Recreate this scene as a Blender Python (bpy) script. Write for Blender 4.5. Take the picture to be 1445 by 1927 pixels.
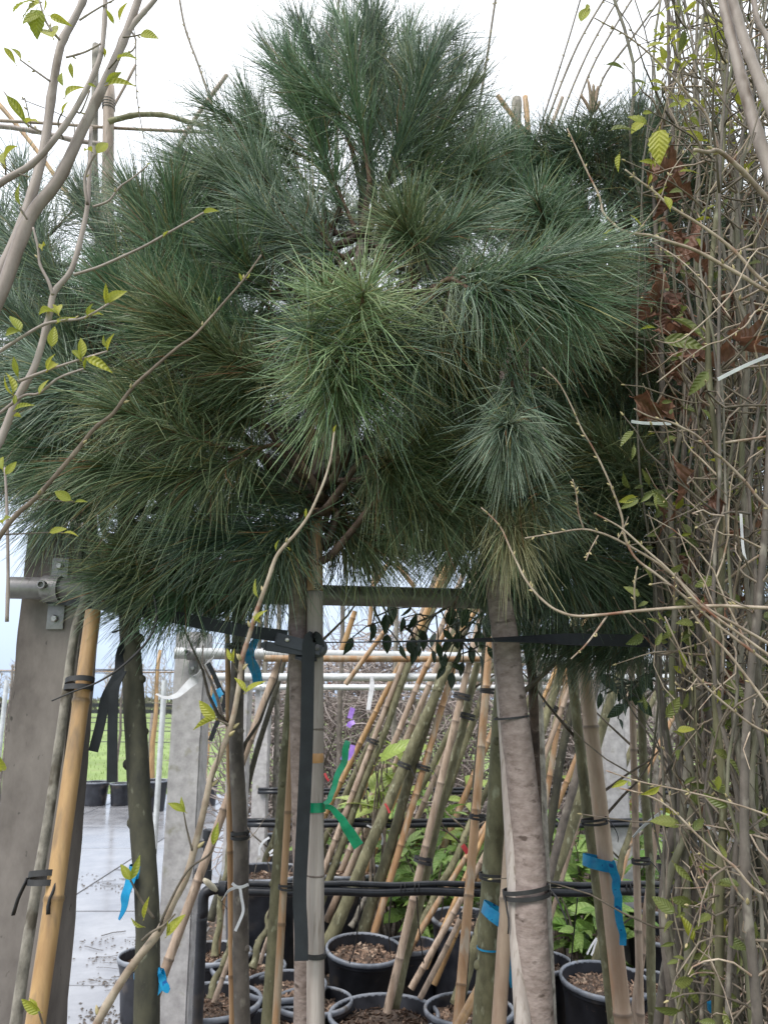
import bpy, bmesh, math, random
import numpy as np
from mathutils import Vector, Matrix, noise, Quaternion

SC = bpy.context.scene
for o in list(bpy.data.objects):
    bpy.data.objects.remove(o, do_unlink=True)
COL = SC.collection

# ---------------------------------------------------------------- camera
EYE = 1.6
PITCH = math.radians(13.2)
F = 1480.0
cam_d = bpy.data.cameras.new('camera')
cam = bpy.data.objects.new('camera', cam_d)
COL.objects.link(cam)
cam.location = (0, 0, EYE)
cam.rotation_euler = (math.pi / 2 + PITCH, 0, 0)
cam_d.sensor_fit = 'VERTICAL'
cam_d.sensor_height = 24.0
cam_d.lens = 24.0 * F / 1927.0
cam_d.clip_start = 0.05
cam_d.clip_end = 600
cam_d.dof.use_dof = True
cam_d.dof.focus_distance = 1.6
cam_d.dof.aperture_fstop = cam_d.lens / 2.6
SC.camera = cam
SC.render.resolution_x, SC.render.resolution_y = 767, 1024

# ---------------------------------------------------------------- sky and sun
SUN_EL, SUN_AZ = math.radians(50), math.radians(-138)      # azimuth from +Y, negative to the left
world = bpy.data.worlds.new('World')
SC.world = world
world.use_nodes = True
nt = world.node_tree
nt.nodes.clear()
w_out = nt.nodes.new('ShaderNodeOutputWorld')
w_bg = nt.nodes.new('ShaderNodeBackground')
w_sky = nt.nodes.new('ShaderNodeTexSky')
w_sky.sky_type = 'NISHITA'
w_sky.sun_disc = False
w_sky.sun_elevation = SUN_EL
w_sky.sun_rotation = SUN_AZ
w_tc = nt.nodes.new('ShaderNodeTexCoord')
w_map = nt.nodes.new('ShaderNodeMapping')
w_map.inputs['Scale'].default_value = (1.0, 1.0, 2.6)
w_noise = nt.nodes.new('ShaderNodeTexNoise')
w_noise.inputs['Scale'].default_value = 1.7
w_noise.inputs['Detail'].default_value = 5
w_ramp = nt.nodes.new('ShaderNodeValToRGB')            # cloud brightness, pale grey to white
w_ramp.color_ramp.elements[0].position = 0.3
w_ramp.color_ramp.elements[0].color = (0.84, 0.87, 0.91, 1)
w_ramp.color_ramp.elements[1].position = 0.62
w_ramp.color_ramp.elements[1].color = (0.95, 0.955, 0.97, 1)
# overcast dome: bluer and dimmer low down, whiter towards the zenith
w_sep = nt.nodes.new('ShaderNodeSeparateXYZ')
w_alt = nt.nodes.new('ShaderNodeValToRGB')
w_alt.color_ramp.elements[0].position = 0.0
w_alt.color_ramp.elements[0].color = (0.33, 0.41, 0.55, 1)
w_alt.color_ramp.elements[1].position = 1.0
w_alt.color_ramp.elements[1].color = (1.0, 1.0, 1.0, 1)
_e = w_alt.color_ramp.elements.new(0.42)
_e.color = (0.74, 0.765, 0.80, 1)
w_gain = nt.nodes.new('ShaderNodeVectorMath')
w_gain.operation = 'SCALE'
w_gain.inputs['Scale'].default_value = 11.8
w_mul = nt.nodes.new('ShaderNodeMixRGB')
w_mul.blend_type = 'MULTIPLY'
w_mul.inputs['Fac'].default_value = 1.0
w_mix = nt.nodes.new('ShaderNodeMixRGB')
w_mix.inputs['Fac'].default_value = 0.88                # overcast: little of the clear sky shows
L = nt.links.new
L(w_tc.outputs['Generated'], w_map.inputs['Vector'])
L(w_map.outputs['Vector'], w_noise.inputs['Vector'])
L(w_noise.outputs['Fac'], w_ramp.inputs['Fac'])
L(w_tc.outputs['Generated'], w_sep.inputs[0])
L(w_sep.outputs['Z'], w_alt.inputs['Fac'])
L(w_ramp.outputs['Color'], w_mul.inputs['Color1'])
L(w_alt.outputs['Color'], w_mul.inputs['Color2'])
L(w_mul.outputs['Color'], w_gain.inputs[0])
L(w_sky.outputs['Color'], w_mix.inputs['Color1'])
L(w_gain.outputs[0], w_mix.inputs['Color2'])
L(w_mix.outputs['Color'], w_bg.inputs['Color'])
w_bg.inputs['Strength'].default_value = 0.1
L(w_bg.outputs['Background'], w_out.inputs['Surface'])

sun_d = bpy.data.lights.new('sun', 'SUN')
sun_d.energy = 1.5
sun_d.angle = math.radians(25)
sun_d.color = (1.0, 0.965, 0.91)
sun = bpy.data.objects.new('sun', sun_d)
COL.objects.link(sun)
_sd = Vector((math.sin(SUN_AZ) * math.cos(SUN_EL), math.cos(SUN_AZ) * math.cos(SUN_EL), math.sin(SUN_EL)))
sun.rotation_euler = _sd.to_track_quat('Z', 'Y').to_euler()
sun.location = (0, 0, 12)

SC.view_settings.view_transform = 'Standard'
SC.view_settings.look = 'None'
SC.view_settings.gamma = 1.0
SC.view_settings.use_curve_mapping = False
SC.view_settings.exposure = 0.95
SC.render.engine = 'CYCLES'
SC.cycles.max_bounces = 8
SC.cycles.diffuse_bounces = 5

# ---------------------------------------------------------------- geometry helpers
CP, SP = math.cos(PITCH), math.sin(PITCH)


def ray(px, py):
    x = (px - 722.5) / F
    y = -(py - 963.5) / F
    return Vector((x, CP - y * SP, SP + y * CP))


def P(px, py, Y):
    """world point seen at photo pixel (px, py), Y metres in front of the camera"""
    d = ray(px, py)
    return Vector((0, 0, EYE)) + d * (Y / d.y)


def on_z(px, py, z):
    d = ray(px, py)
    return Vector((0, 0, EYE)) + d * ((z - EYE) / d.z)


def mpp(Y):
    return Y / F


def smooth(pts, radii=None, sub=5):
    """Catmull-Rom through pts (and radii)"""
    n = len(pts)
    out, rout = [], []
    for i in range(n - 1):
        p0, p1, p2, p3 = pts[max(i - 1, 0)], pts[i], pts[i + 1], pts[min(i + 2, n - 1)]
        for k in range(sub):
            t = k / sub
            t2, t3 = t * t, t * t * t
            out.append(0.5 * ((2 * p1) + (p2 - p0) * t + (2 * p0 - 5 * p1 + 4 * p2 - p3) * t2
                              + (3 * p1 - p0 - 3 * p2 + p3) * t3))
            if radii is not None:
                rout.append(radii[i] * (1 - t) + radii[i + 1] * t)
    out.append(pts[-1])
    if radii is None:
        return out
    rout.append(radii[-1])
    return out, rout


def px_of(p):
    """where a world point falls in the photograph"""
    x, y, z = p.x, p.y, p.z - EYE
    dep = y * CP + z * SP
    return 722.5 + F * x / dep, 963.5 - F * (-y * SP + z * CP) / dep


class MB:
    """collects shapes in world space, then links them as ONE mesh object"""

    def __init__(self):
        self.v, self.f, self.c = [], [], []

    def add(self, vs, fs, col=(1, 1, 1)):
        b = len(self.v)
        self.v += [tuple(p) for p in vs]
        self.f += [tuple(b + i for i in f) for f in fs]
        if isinstance(col, list):
            self.c += col
        else:
            self.c += [col] * len(vs)
        return self

    def tube(self, pts, radii, n=8, caps=True, amp=0.0, freq=20.0, col=(1, 1, 1), seed=0.0):
        if not isinstance(radii, (list, tuple)):
            radii = [radii] * len(pts)
        m = len(pts)
        t0 = (pts[1] - pts[0]).normalized()
        u = t0.orthogonal().normalized()
        vs, fs, cs = [], [], []
        for i in range(m):
            t = (pts[min(i + 1, m - 1)] - pts[max(i - 1, 0)])
            if t.length < 1e-9:
                t = t0
            t = t.normalized()
            u = (u - t * u.dot(t))
            if u.length < 1e-6:
                u = t.orthogonal()
            u.normalize()
            w = t.cross(u)
            for k in range(n):
                a = 2 * math.pi * k / n
                d = u * math.cos(a) + w * math.sin(a)
                r = radii[i]
                if amp:
                    q = pts[i] + d * r
                    r *= 1 + amp * noise.noise(Vector((q.x * freq + seed, q.y * freq, q.z * freq * 0.6)))
                vs.append(pts[i] + d * r)
                cs.append(col[i] if isinstance(col, list) else col)
            t0 = t
        for i in range(m - 1):
            for k in range(n):
                k2 = (k + 1) % n
                fs.append((i * n + k, i * n + k2, (i + 1) * n + k2, (i + 1) * n + k))
        if caps:
            fs.append(tuple(range(n - 1, -1, -1)))
            fs.append(tuple((m - 1) * n + k for k in range(n)))
        return self.add(vs, fs, cs)

    def box(self, c, ax, ay, az, bev=0.0, col=(1, 1, 1)):
        """box from centre and three half-axis vectors; bev cuts the edges"""
        bm = bmesh.new()
        bmesh.ops.create_cube(bm, size=2.0)
        M = Matrix((ax, ay, az)).transposed()
        for v in bm.verts:
            v.co = c + M @ v.co
        if bev:
            bmesh.ops.bevel(bm, geom=list(bm.edges), offset=bev, segments=2, affect='EDGES', profile=0.6)
        bm.normal_update()
        bm.verts.index_update()
        self.add([v.co.copy() for v in bm.verts], [[v.index for v in f.verts] for f in bm.faces], col)
        bm.free()
        return self

    def lathe(self, c, axis, prof, n=24, col=(1, 1, 1), close=False):
        """prof: list of (r, h) along axis"""
        a = axis.normalized()
        u = a.orthogonal().normalized()
        w = a.cross(u)
        vs, fs = [], []
        for r, h in prof:
            for k in range(n):
                t = 2 * math.pi * k / n
                vs.append(c + a * h + (u * math.cos(t) + w * math.sin(t)) * r)
        m = len(prof)
        for i in range(m - 1 + (1 if close else 0)):
            j = (i + 1) % m
            for k in range(n):
                k2 = (k + 1) % n
                fs.append((i * n + k, i * n + k2, j * n + k2, j * n + k))
        if not close:
            fs.append(tuple(range(n - 1, -1, -1)))
            fs.append(tuple((m - 1) * n + k for k in range(n)))
        return self.add(vs, fs, col)

    def strap(self, pts, wvec, width, thick, col=(1, 1, 1)):
        """flat band with thickness; wvec: Vector or list of vectors across the band"""
        m = len(pts)
        vs, fs = [], []
        for i in range(m):
            t = (pts[min(i + 1, m - 1)] - pts[max(i - 1, 0)]).normalized()
            w = (wvec[i] if isinstance(wvec, list) else wvec)
            w = (w - t * w.dot(t)).normalized()
            nn = t.cross(w)
            wd = width[i] if isinstance(width, (list, tuple)) else width
            for a, b in ((-1, -1), (1, -1), (1, 1), (-1, 1)):
                vs.append(pts[i] + w * (a * wd / 2) + nn * (b * thick / 2))
        for i in range(m - 1):
            for k in range(4):
                k2 = (k + 1) % 4
                fs.append((i * 4 + k, i * 4 + k2, (i + 1) * 4 + k2, (i + 1) * 4 + k))
        fs.append((3, 2, 1, 0))
        fs.append(tuple((m - 1) * 4 + k for k in range(4)))
        return self.add(vs, fs, col)

    def build(self, name, mat, parent=None, origin=None, flat=False, angle=None):
        if parent is not None:
            o0 = ROOTLOC[parent.name]
        else:
            o0 = origin if origin is not None else Vector((0, 0, 0))
        me = bpy.data.meshes.new(name)
        va = np.array(self.v, dtype=np.float64).reshape(-1, 3) - np.array(o0)
        me.from_pydata(va.tolist(), [], self.f)
        if not flat:
            me.polygons.foreach_set('use_smooth', [True] * len(me.polygons))
        at = me.attributes.new('tint', 'FLOAT_COLOR', 'POINT')
        ca = np.ones((len(self.v), 4), dtype=np.float32)
        ca[:, :3] = np.array(self.c, dtype=np.float32).reshape(-1, 3)
        at.data.foreach_set('color', ca.ravel())
        me.update()
        me.materials.append(mat)
        o = bpy.data.objects.new(name, me)
        COL.objects.link(o)
        if angle is not None:
            me.set_sharp_from_angle(angle=angle)
        if parent is not None:
            o.parent = parent
        else:
            o.location = o0
        ROOTLOC[o.name] = Vector(o0)
        return o


ROOTLOC = {}


def tag(o, label, cat, group=None):
    o['label'] = label
    o['category'] = cat
    if group:
        o['group'] = group
    return o


def thing(name, label, cat, loc, group=None):
    o = bpy.data.objects.new(name, None)
    o.empty_display_size = 0.1
    COL.objects.link(o)
    o.location = loc
    ROOTLOC[o.name] = Vector(loc)
    return tag(o, label, cat, group)


def place(name, mesh, parent, pos, ydir, zdir, s):
    """a copy of a shared piece (its own +Y along ydir, +Z towards zdir) as child of parent"""
    y = ydir.normalized()
    z = (zdir - y * zdir.dot(y))
    if z.length < 1e-5:
        z = y.orthogonal()
    z.normalize()
    x = y.cross(z)
    if isinstance(s, (int, float)):
        s = (s, s, s)
    M = Matrix((x * s[0], y * s[1], z * s[2])).transposed().to_4x4()
    M.translation = pos - (ROOTLOC[parent.name] if parent else Vector((0, 0, 0)))
    o = bpy.data.objects.new(name, mesh)
    COL.objects.link(o)
    if parent:
        o.parent = parent
    o.matrix_basis = M
    ROOTLOC[o.name] = Vector(pos)
    return o


# ---------------------------------------------------------------- materials
def nodes_of(name):
    m = bpy.data.materials.new(name)
    m.use_nodes = True
    t = m.node_tree
    b = t.nodes['Principled BSDF']
    return m, t, b


def mat(name, c1, c2, scale=20.0, stretch=(1, 1, 1), rough=0.7, bump=0.3, bdist=0.002, spec=0.5, metal=0.0,
        detail=6, tint=True, c3=None, c3scale=60.0, c3lo=0.62, c3hi=0.7, trans=0.0, rvar=0.12, var=0.0, lo=0.35, hi=0.65,
        voro=0.0, rough2=None, coat=0.0):
    """two-tone noise colour, optional third tone in flecks, bump, per-object brightness variation"""
    m, t, b = nodes_of(name)
    N, LK = t.nodes.new, t.links.new
    tc = N('ShaderNodeTexCoord')
    mp = N('ShaderNodeMapping')
    mp.inputs['Scale'].default_value = stretch
    oi = N('ShaderNodeObjectInfo')
    addv = N('ShaderNodeVectorMath')
    addv.operation = 'ADD'
    mul = N('ShaderNodeMath')
    mul.operation = 'MULTIPLY'
    mul.inputs[1].default_value = 37.0
    LK(oi.outputs['Random'], mul.inputs[0])
    LK(tc.outputs['Object'], addv.inputs[0])
    LK(mul.outputs[0], addv.inputs[1])
    LK(addv.outputs[0], mp.inputs['Vector'])
    n1 = N('ShaderNodeTexNoise')
    n1.inputs['Scale'].default_value = scale
    n1.inputs['Detail'].default_value = detail
    n1.inputs['Roughness'].default_value = 0.65
    LK(mp.outputs[0], n1.inputs['Vector'])
    rp = N('ShaderNodeValToRGB')
    rp.color_ramp.elements[0].position = lo
    rp.color_ramp.elements[0].color = (*c1, 1)
    rp.color_ramp.elements[1].position = hi
    rp.color_ramp.elements[1].color = (*c2, 1)
    LK(n1.outputs['Fac'], rp.inputs['Fac'])
    col = rp.outputs['Color']
    if c3 is not None:
        n3 = N('ShaderNodeTexNoise')
        n3.inputs['Scale'].default_value = c3scale
        n3.inputs['Detail'].default_value = 3
        LK(mp.outputs[0], n3.inputs['Vector'])
        r3 = N('ShaderNodeValToRGB')
        r3.color_ramp.elements[0].position = c3lo
        r3.color_ramp.elements[0].color = (0, 0, 0, 1)
        r3.color_ramp.elements[1].position = c3hi
        r3.color_ramp.elements[1].color = (1, 1, 1, 1)
        LK(n3.outputs['Fac'], r3.inputs['Fac'])
        mx = N('ShaderNodeMixRGB')
        LK(r3.outputs['Color'], mx.inputs['Fac'])
        LK(col, mx.inputs['Color1'])
        mx.inputs['Color2'].default_value = (*c3, 1)
        col = mx.outputs['Color']
    if tint:
        at = N('ShaderNodeAttribute')
        at.attribute_name = 'tint'
        m2 = N('ShaderNodeMixRGB')
        m2.blend_type = 'MULTIPLY'
        m2.inputs['Fac'].default_value = 1
        LK(col, m2.inputs['Color1'])
        LK(at.outputs['Color'], m2.inputs['Color2'])
        col = m2.outputs['Color']
    if var:
        mr = N('ShaderNodeMapRange')
        mr.inputs['To Min'].default_value = 1 - var
        mr.inputs['To Max'].default_value = 1 + var
        LK(oi.outputs['Random'], mr.inputs['Value'])
        sc = N('ShaderNodeVectorMath')
        sc.operation = 'SCALE'
        LK(col, sc.inputs[0])
        LK(mr.outputs[0], sc.inputs['Scale'])
        col = sc.outputs[0]
    LK(col, b.inputs['Base Color'])
    rr = N('ShaderNodeMapRange')
    rr.inputs['To Min'].default_value = max(rough - rvar, 0.02)
    rr.inputs['To Max'].default_value = min(rough + rvar, 1.0)
    LK(n1.outputs['Fac'], rr.inputs['Value'])
    LK(rr.outputs[0], b.inputs['Roughness'])
    b.inputs['Specular IOR Level'].default_value = spec
    b.inputs['Metallic'].default_value = metal
    if coat:
        b.inputs['Coat Weight'].default_value = coat
        b.inputs['Coat Roughness'].default_value = 0.2
    if bump:
        n2 = N('ShaderNodeTexNoise')
        n2.inputs['Scale'].default_value = scale * 2.3
        n2.inputs['Detail'].default_value = 5
        LK(mp.outputs[0], n2.inputs['Vector'])
        hgt = n2.outputs['Fac']
        if voro:
            vo = N('ShaderNodeTexVoronoi')
            vo.inputs['Scale'].default_value = voro
            LK(mp.outputs[0], vo.inputs['Vector'])
            ad = N('ShaderNodeMath')
            LK(hgt, ad.inputs[0])
            LK(vo.outputs['Distance'], ad.inputs[1])
            hgt = ad.outputs[0]
        bp = N('ShaderNodeBump')
        bp.inputs['Strength'].default_value = bump
        bp.inputs['Distance'].default_value = bdist
        LK(hgt, bp.inputs['Height'])
        LK(bp.outputs['Normal'], b.inputs['Normal'])
    if trans:
        b.inputs['Transmission Weight'].default_value = trans
    return m


def leafmat(name, c1, c2, rough=0.45, transl=0.35, var=0.3, scale=40):
    m, t, b = nodes_of(name)
    N, LK = t.nodes.new, t.links.new
    tc = N('ShaderNodeTexCoord')
    nz = N('ShaderNodeTexNoise')
    nz.inputs['Scale'].default_value = 3.0
    oi = N('ShaderNodeObjectInfo')
    LK(tc.outputs['Object'], nz.inputs['Vector'])
    ad = N('ShaderNodeMath')
    ad.operation = 'MULTIPLY_ADD'
    ad.inputs[1].default_value = 0.5
    LK(nz.outputs['Fac'], ad.inputs[0])
    ms = N('ShaderNodeMath')
    ms.operation = 'MULTIPLY'
    ms.inputs[1].default_value = 0.5
    LK(oi.outputs['Random'], ms.inputs[0])
    LK(ms.outputs[0], ad.inputs[2])
    rp = N('ShaderNodeValToRGB')
    rp.color_ramp.elements[0].position = 0.2
    rp.color_ramp.elements[0].color = (*c1, 1)
    rp.color_ramp.elements[1].position = 0.8
    rp.color_ramp.elements[1].color = (*c2, 1)
    LK(ad.outputs[0], rp.inputs['Fac'])
    at = N('ShaderNodeAttribute')
    at.attribute_name = 'tint'
    m2 = N('ShaderNodeMixRGB')
    m2.blend_type = 'MULTIPLY'
    m2.inputs['Fac'].default_value = 1
    LK(rp.outputs['Color'], m2.inputs['Color1'])
    LK(at.outputs['Color'], m2.inputs['Color2'])
    # side veins slanting from the midrib
    sx = N('ShaderNodeSeparateXYZ')
    LK(tc.outputs['Object'], sx.inputs[0])
    ab = N('ShaderNodeMath')
    ab.operation = 'ABSOLUTE'
    LK(sx.outputs['X'], ab.inputs[0])
    su = N('ShaderNodeMath')
    su.operation = 'MULTIPLY_ADD'
    su.inputs[1].default_value = -1.1
    LK(ab.outputs[0], su.inputs[0])
    LK(sx.outputs['Y'], su.inputs[2])
    fr = N('ShaderNodeMath')
    fr.operation = 'MULTIPLY'
    fr.inputs[1].default_value = 44.0
    LK(su.outputs[0], fr.inputs[0])
    sn = N('ShaderNodeMath')
    sn.operation = 'SINE'
    LK(fr.outputs[0], sn.inputs[0])
    vr = N('ShaderNodeMapRange')
    vr.inputs['From Min'].default_value = -1
    vr.inputs['To Min'].default_value = 0.91
    vr.inputs['To Max'].default_value = 1.04
    LK(sn.outputs[0], vr.inputs['Value'])
    vs = N('ShaderNodeVectorMath')
    vs.operation = 'SCALE'
    LK(m2.outputs['Color'], vs.inputs[0])
    LK(vr.outputs[0], vs.inputs['Scale'])
    bp = N('ShaderNodeBump')
    bp.inputs['Strength'].default_value = 0.3
    bp.inputs['Distance'].default_value = 0.012
    LK(sn.outputs[0], bp.inputs['Height'])
    LK(bp.outputs['Normal'], b.inputs['Normal'])
    LK(vs.outputs[0], b.inputs['Base Color'])
    b.inputs['Roughness'].default_value = rough
    tr = N('ShaderNodeBsdfTranslucent')
    LK(vs.outputs[0], tr.inputs['Color'])
    mx = N('ShaderNodeMixShader')
    mx.inputs['Fac'].default_value = transl
    LK(b.outputs[0], mx.inputs[1])
    LK(tr.outputs[0], mx.inputs[2])
    LK(mx.outputs[0], t.nodes['Material Output'].inputs['Surface'])
    return m


M = {}
M['bark_pine'] = mat('bark_pine', (0.165, 0.122, 0.105), (0.285, 0.228, 0.205), scale=44, stretch=(1, 1, 1.9), rough=0.85, bump=0.45,
                     bdist=0.004, c3=(0.075, 0.052, 0.042), c3scale=34, c3lo=0.60, c3hi=0.72, voro=30)
M['bark_pine_dark'] = mat('bark_pine_dark', (0.045, 0.03, 0.024), (0.15, 0.10, 0.08), scale=30, rough=0.9, bump=0.7, bdist=0.006,
                          c3=(0.22, 0.17, 0.14), c3scale=50)
M['bark_shoot'] = mat('bark_shoot', (0.05, 0.03, 0.02), (0.14, 0.085, 0.055), scale=60, rough=0.9, bump=0.8, bdist=0.003)
M['bark_olive'] = mat('bark_olive', (0.075, 0.068, 0.034), (0.20, 0.185, 0.105), scale=22, stretch=(1, 1, 0.5), rough=0.75, bump=0.5,
                      bdist=0.003, c3=(0.30, 0.30, 0.20), c3scale=45, c3lo=0.6, c3hi=0.72, var=0.25)
M['bark_dark'] = mat('bark_dark', (0.026, 0.025, 0.018), (0.075, 0.07, 0.045), scale=22, stretch=(1, 1, 0.5), rough=0.8, bump=0.5,
                     bdist=0.003, c3=(0.14, 0.14, 0.10), c3scale=70, c3lo=0.64, c3hi=0.74)
M['bark_brown'] = mat('bark_brown', (0.08, 0.066, 0.056), (0.19, 0.16, 0.135), scale=24, stretch=(1, 1, 0.6), rough=0.75, bump=0.5,
                      bdist=0.003, c3=(0.27, 0.24, 0.20), c3scale=40, c3lo=0.6, c3hi=0.7, var=0.2)
M['bark_grey'] = mat('bark_grey', (0.12, 0.108, 0.088), (0.32, 0.29, 0.245), scale=35, stretch=(1, 1, 0.6), rough=0.8, bump=0.6,
                     bdist=0.004, c3=(0.09, 0.075, 0.055), c3scale=30, c3lo=0.58, c3hi=0.68, var=0.2)
M['bark_smooth'] = mat('bark_smooth', (0.20, 0.155, 0.135), (0.37, 0.31, 0.28), scale=14, stretch=(1, 1, 0.5), rough=0.6, bump=0.3,
                       bdist=0.002, c3=(0.12, 0.085, 0.065), c3scale=22, c3lo=0.6, c3hi=0.72)
M['twig_pale'] = mat('twig_pale', (0.22, 0.16, 0.115), (0.44, 0.36, 0.28), scale=30, rough=0.6, bump=0.3, bdist=0.001,
                     c3=(0.20, 0.085, 0.05), c3scale=24, c3lo=0.58, c3hi=0.7, var=0.15)
M['twig_dark'] = mat('twig_dark', (0.10, 0.07, 0.05), (0.22, 0.165, 0.125), scale=24, rough=0.7, bump=0.4, bdist=0.001, c3=(0.30, 0.24, 0.19), c3scale=30, c3lo=0.6, c3hi=0.7)
M['twig_brown'] = mat('twig_brown', (0.07, 0.055, 0.04), (0.21, 0.17, 0.13), scale=30, rough=0.7, bump=0.3, bdist=0.001, var=0.35)
M['bamboo'] = mat('bamboo', (0.32, 0.185, 0.085), (0.50, 0.32, 0.15), scale=9, stretch=(3, 3, 0.5), rough=0.42, bump=0.15, bdist=0.001,
                  c3=(0.17, 0.125, 0.085), c3scale=16, c3lo=0.52, c3hi=0.78, var=0.15)
M['bamboo_orange'] = mat('bamboo_orange', (0.32, 0.18, 0.09), (0.46, 0.29, 0.165), scale=9, stretch=(3, 3, 0.5), rough=0.5, bump=0.15,
                         bdist=0.001, c3=(0.42, 0.34, 0.26), c3scale=12, c3lo=0.5, c3hi=0.65, var=0.15)
M['bamboo_grey'] = mat('bamboo_grey', (0.235, 0.165, 0.12), (0.42, 0.33, 0.265), scale=9, stretch=(3, 3, 0.5), rough=0.55, bump=0.2,
                       bdist=0.001, c3=(0.13, 0.105, 0.075), c3scale=28, c3lo=0.56, c3hi=0.74, var=0.2)
M['bamboo_pink'] = mat('bamboo_pink', (0.33, 0.225, 0.165), (0.50, 0.385, 0.30), scale=7, stretch=(3, 3, 0.6), rough=0.5, bump=0.2, bdist=0.001,
                        c3=(0.44, 0.20, 0.08), c3scale=5, c3lo=0.54, c3hi=0.7)
M['wood_pale'] = mat('wood_pale', (0.27, 0.225, 0.20), (0.44, 0.39, 0.355), scale=10, stretch=(4, 4, 0.35), rough=0.75, bump=0.5,
                     bdist=0.002, c3=(0.15, 0.115, 0.085), c3scale=30, c3lo=0.58, c3hi=0.74)
M['concrete'] = mat('concrete', (0.085, 0.070, 0.063), (0.225, 0.196, 0.178), scale=6, stretch=(1, 1, .55), rough=0.85, bump=0.45, bdist=0.004,
                    c3=(0.055, 0.048, 0.042), c3scale=55, c3lo=0.68, c3hi=0.74)
M['concrete_pale'] = mat('concrete_pale', (0.33, 0.315, 0.315), (0.50, 0.485, 0.48), scale=22, rough=0.85, bump=0.35, bdist=0.003,
                         c3=(0.26, 0.25, 0.19), c3scale=16, c3lo=0.6, c3hi=0.75)
M['galvanised'] = mat('galvanised', (0.17, 0.16, 0.165), (0.29, 0.28, 0.285), scale=14, rough=0.42, metal=0.25, bump=0.1, bdist=0.001,
                      c3=(0.085, 0.075, 0.07), c3scale=25, c3lo=0.6, c3hi=0.7)
M['galvanised_pale'] = mat('galvanised_pale', (0.50, 0.51, 0.51), (0.68, 0.69, 0.69), scale=14, rough=0.45, metal=0.35, bump=0.1,
                           bdist=0.001)
M['steel_bolt'] = mat('steel_bolt', (0.3, 0.29, 0.27), (0.5, 0.48, 0.45), scale=60, rough=0.4, metal=0.8, bump=0.1, bdist=0.0005)
M['black_plastic'] = mat('black_plastic', (0.010, 0.011, 0.015), (0.030, 0.032, 0.040), scale=12, rough=0.42, bump=0.2, bdist=0.001, var=.3,
                         c3=(0.13, 0.105, 0.085), c3scale=7, c3lo=0.58, c3hi=0.86)
M['pot_rim_sheen'] = mat('pot_rim_sheen', (0.09, 0.10, 0.12), (0.30, 0.32, 0.36), scale=7, rough=0.38, bump=0.2, bdist=0.001, c3=(0.10, 0.08, 0.06), c3scale=14, c3lo=0.6, c3hi=0.75)  # the rims' blue-grey sheen is painted into the colour, under brown flecks
M['black_pipe'] = mat('black_pipe', (0.010, 0.011, 0.014), (0.022, 0.024, 0.03), scale=20, rough=0.3, bump=0.1, bdist=0.001)
M['rubber'] = mat('rubber', (0.015, 0.014, 0.015), (0.035, 0.033, 0.034), scale=50, rough=0.6, bump=0.2, bdist=0.001)
M['strap'] = mat('strap', (0.008, 0.010, 0.013), (0.019, 0.023, 0.027), scale=30, rough=0.7, bump=0.2, bdist=0.001)
M['ribbon_blue'] = mat('ribbon_blue', (0.0, 0.17, 0.38), (0.01, 0.29, 0.52), scale=30, rough=0.35, bump=0.4, bdist=0.003,
                       c3=(0.0, 0.07, 0.25), c3scale=60, c3lo=0.62, c3hi=0.66)
M['ribbon_green'] = mat('ribbon_green', (0.0, 0.13, 0.06), (0.0, 0.24, 0.115), scale=25, rough=0.3, bump=0.4, bdist=0.003)
M['ribbon_white'] = mat('ribbon_white', (0.62, 0.62, 0.64), (0.8, 0.8, 0.82), scale=25, rough=0.45, bump=0.3, bdist=0.002)
M['ribbon_violet'] = mat('ribbon_violet', (0.25, 0.12, 0.5), (0.42, 0.25, 0.7), scale=25, rough=0.4, bump=0.3, bdist=0.002)
M['ribbon_red'] = mat('ribbon_red', (0.5, 0.05, 0.06), (0.6, 0.09, 0.09), scale=25, rough=0.4, bump=0.3, bdist=0.002)
M['tape_orange'] = mat('tape_orange', (0.42, 0.22, 0.09), (0.5, 0.28, 0.13), scale=25, rough=0.5, bump=0.1)
M['beige_plastic'] = mat('beige_plastic', (0.42, 0.38, 0.28), (0.52, 0.47, 0.36), scale=15, rough=0.5, bump=0.1)
M['ink'] = mat('ink', (0.02, 0.02, 0.025), (0.05, 0.05, 0.06), scale=60, rough=0.7, bump=0)
M['soil'] = mat('soil', (0.04, 0.027, 0.020), (0.115, 0.078, 0.058), scale=45, rough=0.95, bump=1.0, bdist=0.012,
                c3=(0.22, 0.155, 0.11), c3scale=70, c3lo=0.6, c3hi=0.7)
M['chips'] = mat('chips', (0.09, 0.055, 0.04), (0.27, 0.18, 0.125), scale=25, rough=0.9, bump=0.4, bdist=0.003, c3=(0.42, 0.32, 0.24),
                 c3scale=18, c3lo=0.58, c3hi=0.66)
M['ground'] = mat('ground', (0.035, 0.026, 0.02), (0.11, 0.082, 0.062), scale=16, rough=0.95, bump=1.0, bdist=0.02,
                  c3=(0.19, 0.15, 0.12), c3scale=40, c3lo=0.6, c3hi=0.7)
M['slab'] = mat('slab', (0.20, 0.20, 0.215), (0.32, 0.32, 0.335), scale=2.2, rough=0.16, rvar=0.12, bump=0.03, bdist=0.002,
                c3=(0.16, 0.14, 0.125), c3scale=2.6, c3lo=0.63, c3hi=0.78, spec=0.6)
M['joint'] = mat('joint', (0.12, 0.11, 0.10), (0.2, 0.19, 0.18), scale=8, rough=0.5, bump=0.2)
M['mud'] = mat('mud', (0.05, 0.038, 0.028), (0.12, 0.095, 0.075), scale=30, rough=0.6, bump=0.8, bdist=0.006)
M['grass'] = mat('grass', (0.14, 0.20, 0.05), (0.235, 0.32, 0.10), scale=0.5, rough=0.9, bump=0.8, bdist=0.05, c3=(0.20, 0.21, 0.09),
                 c3scale=1.6)
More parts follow.
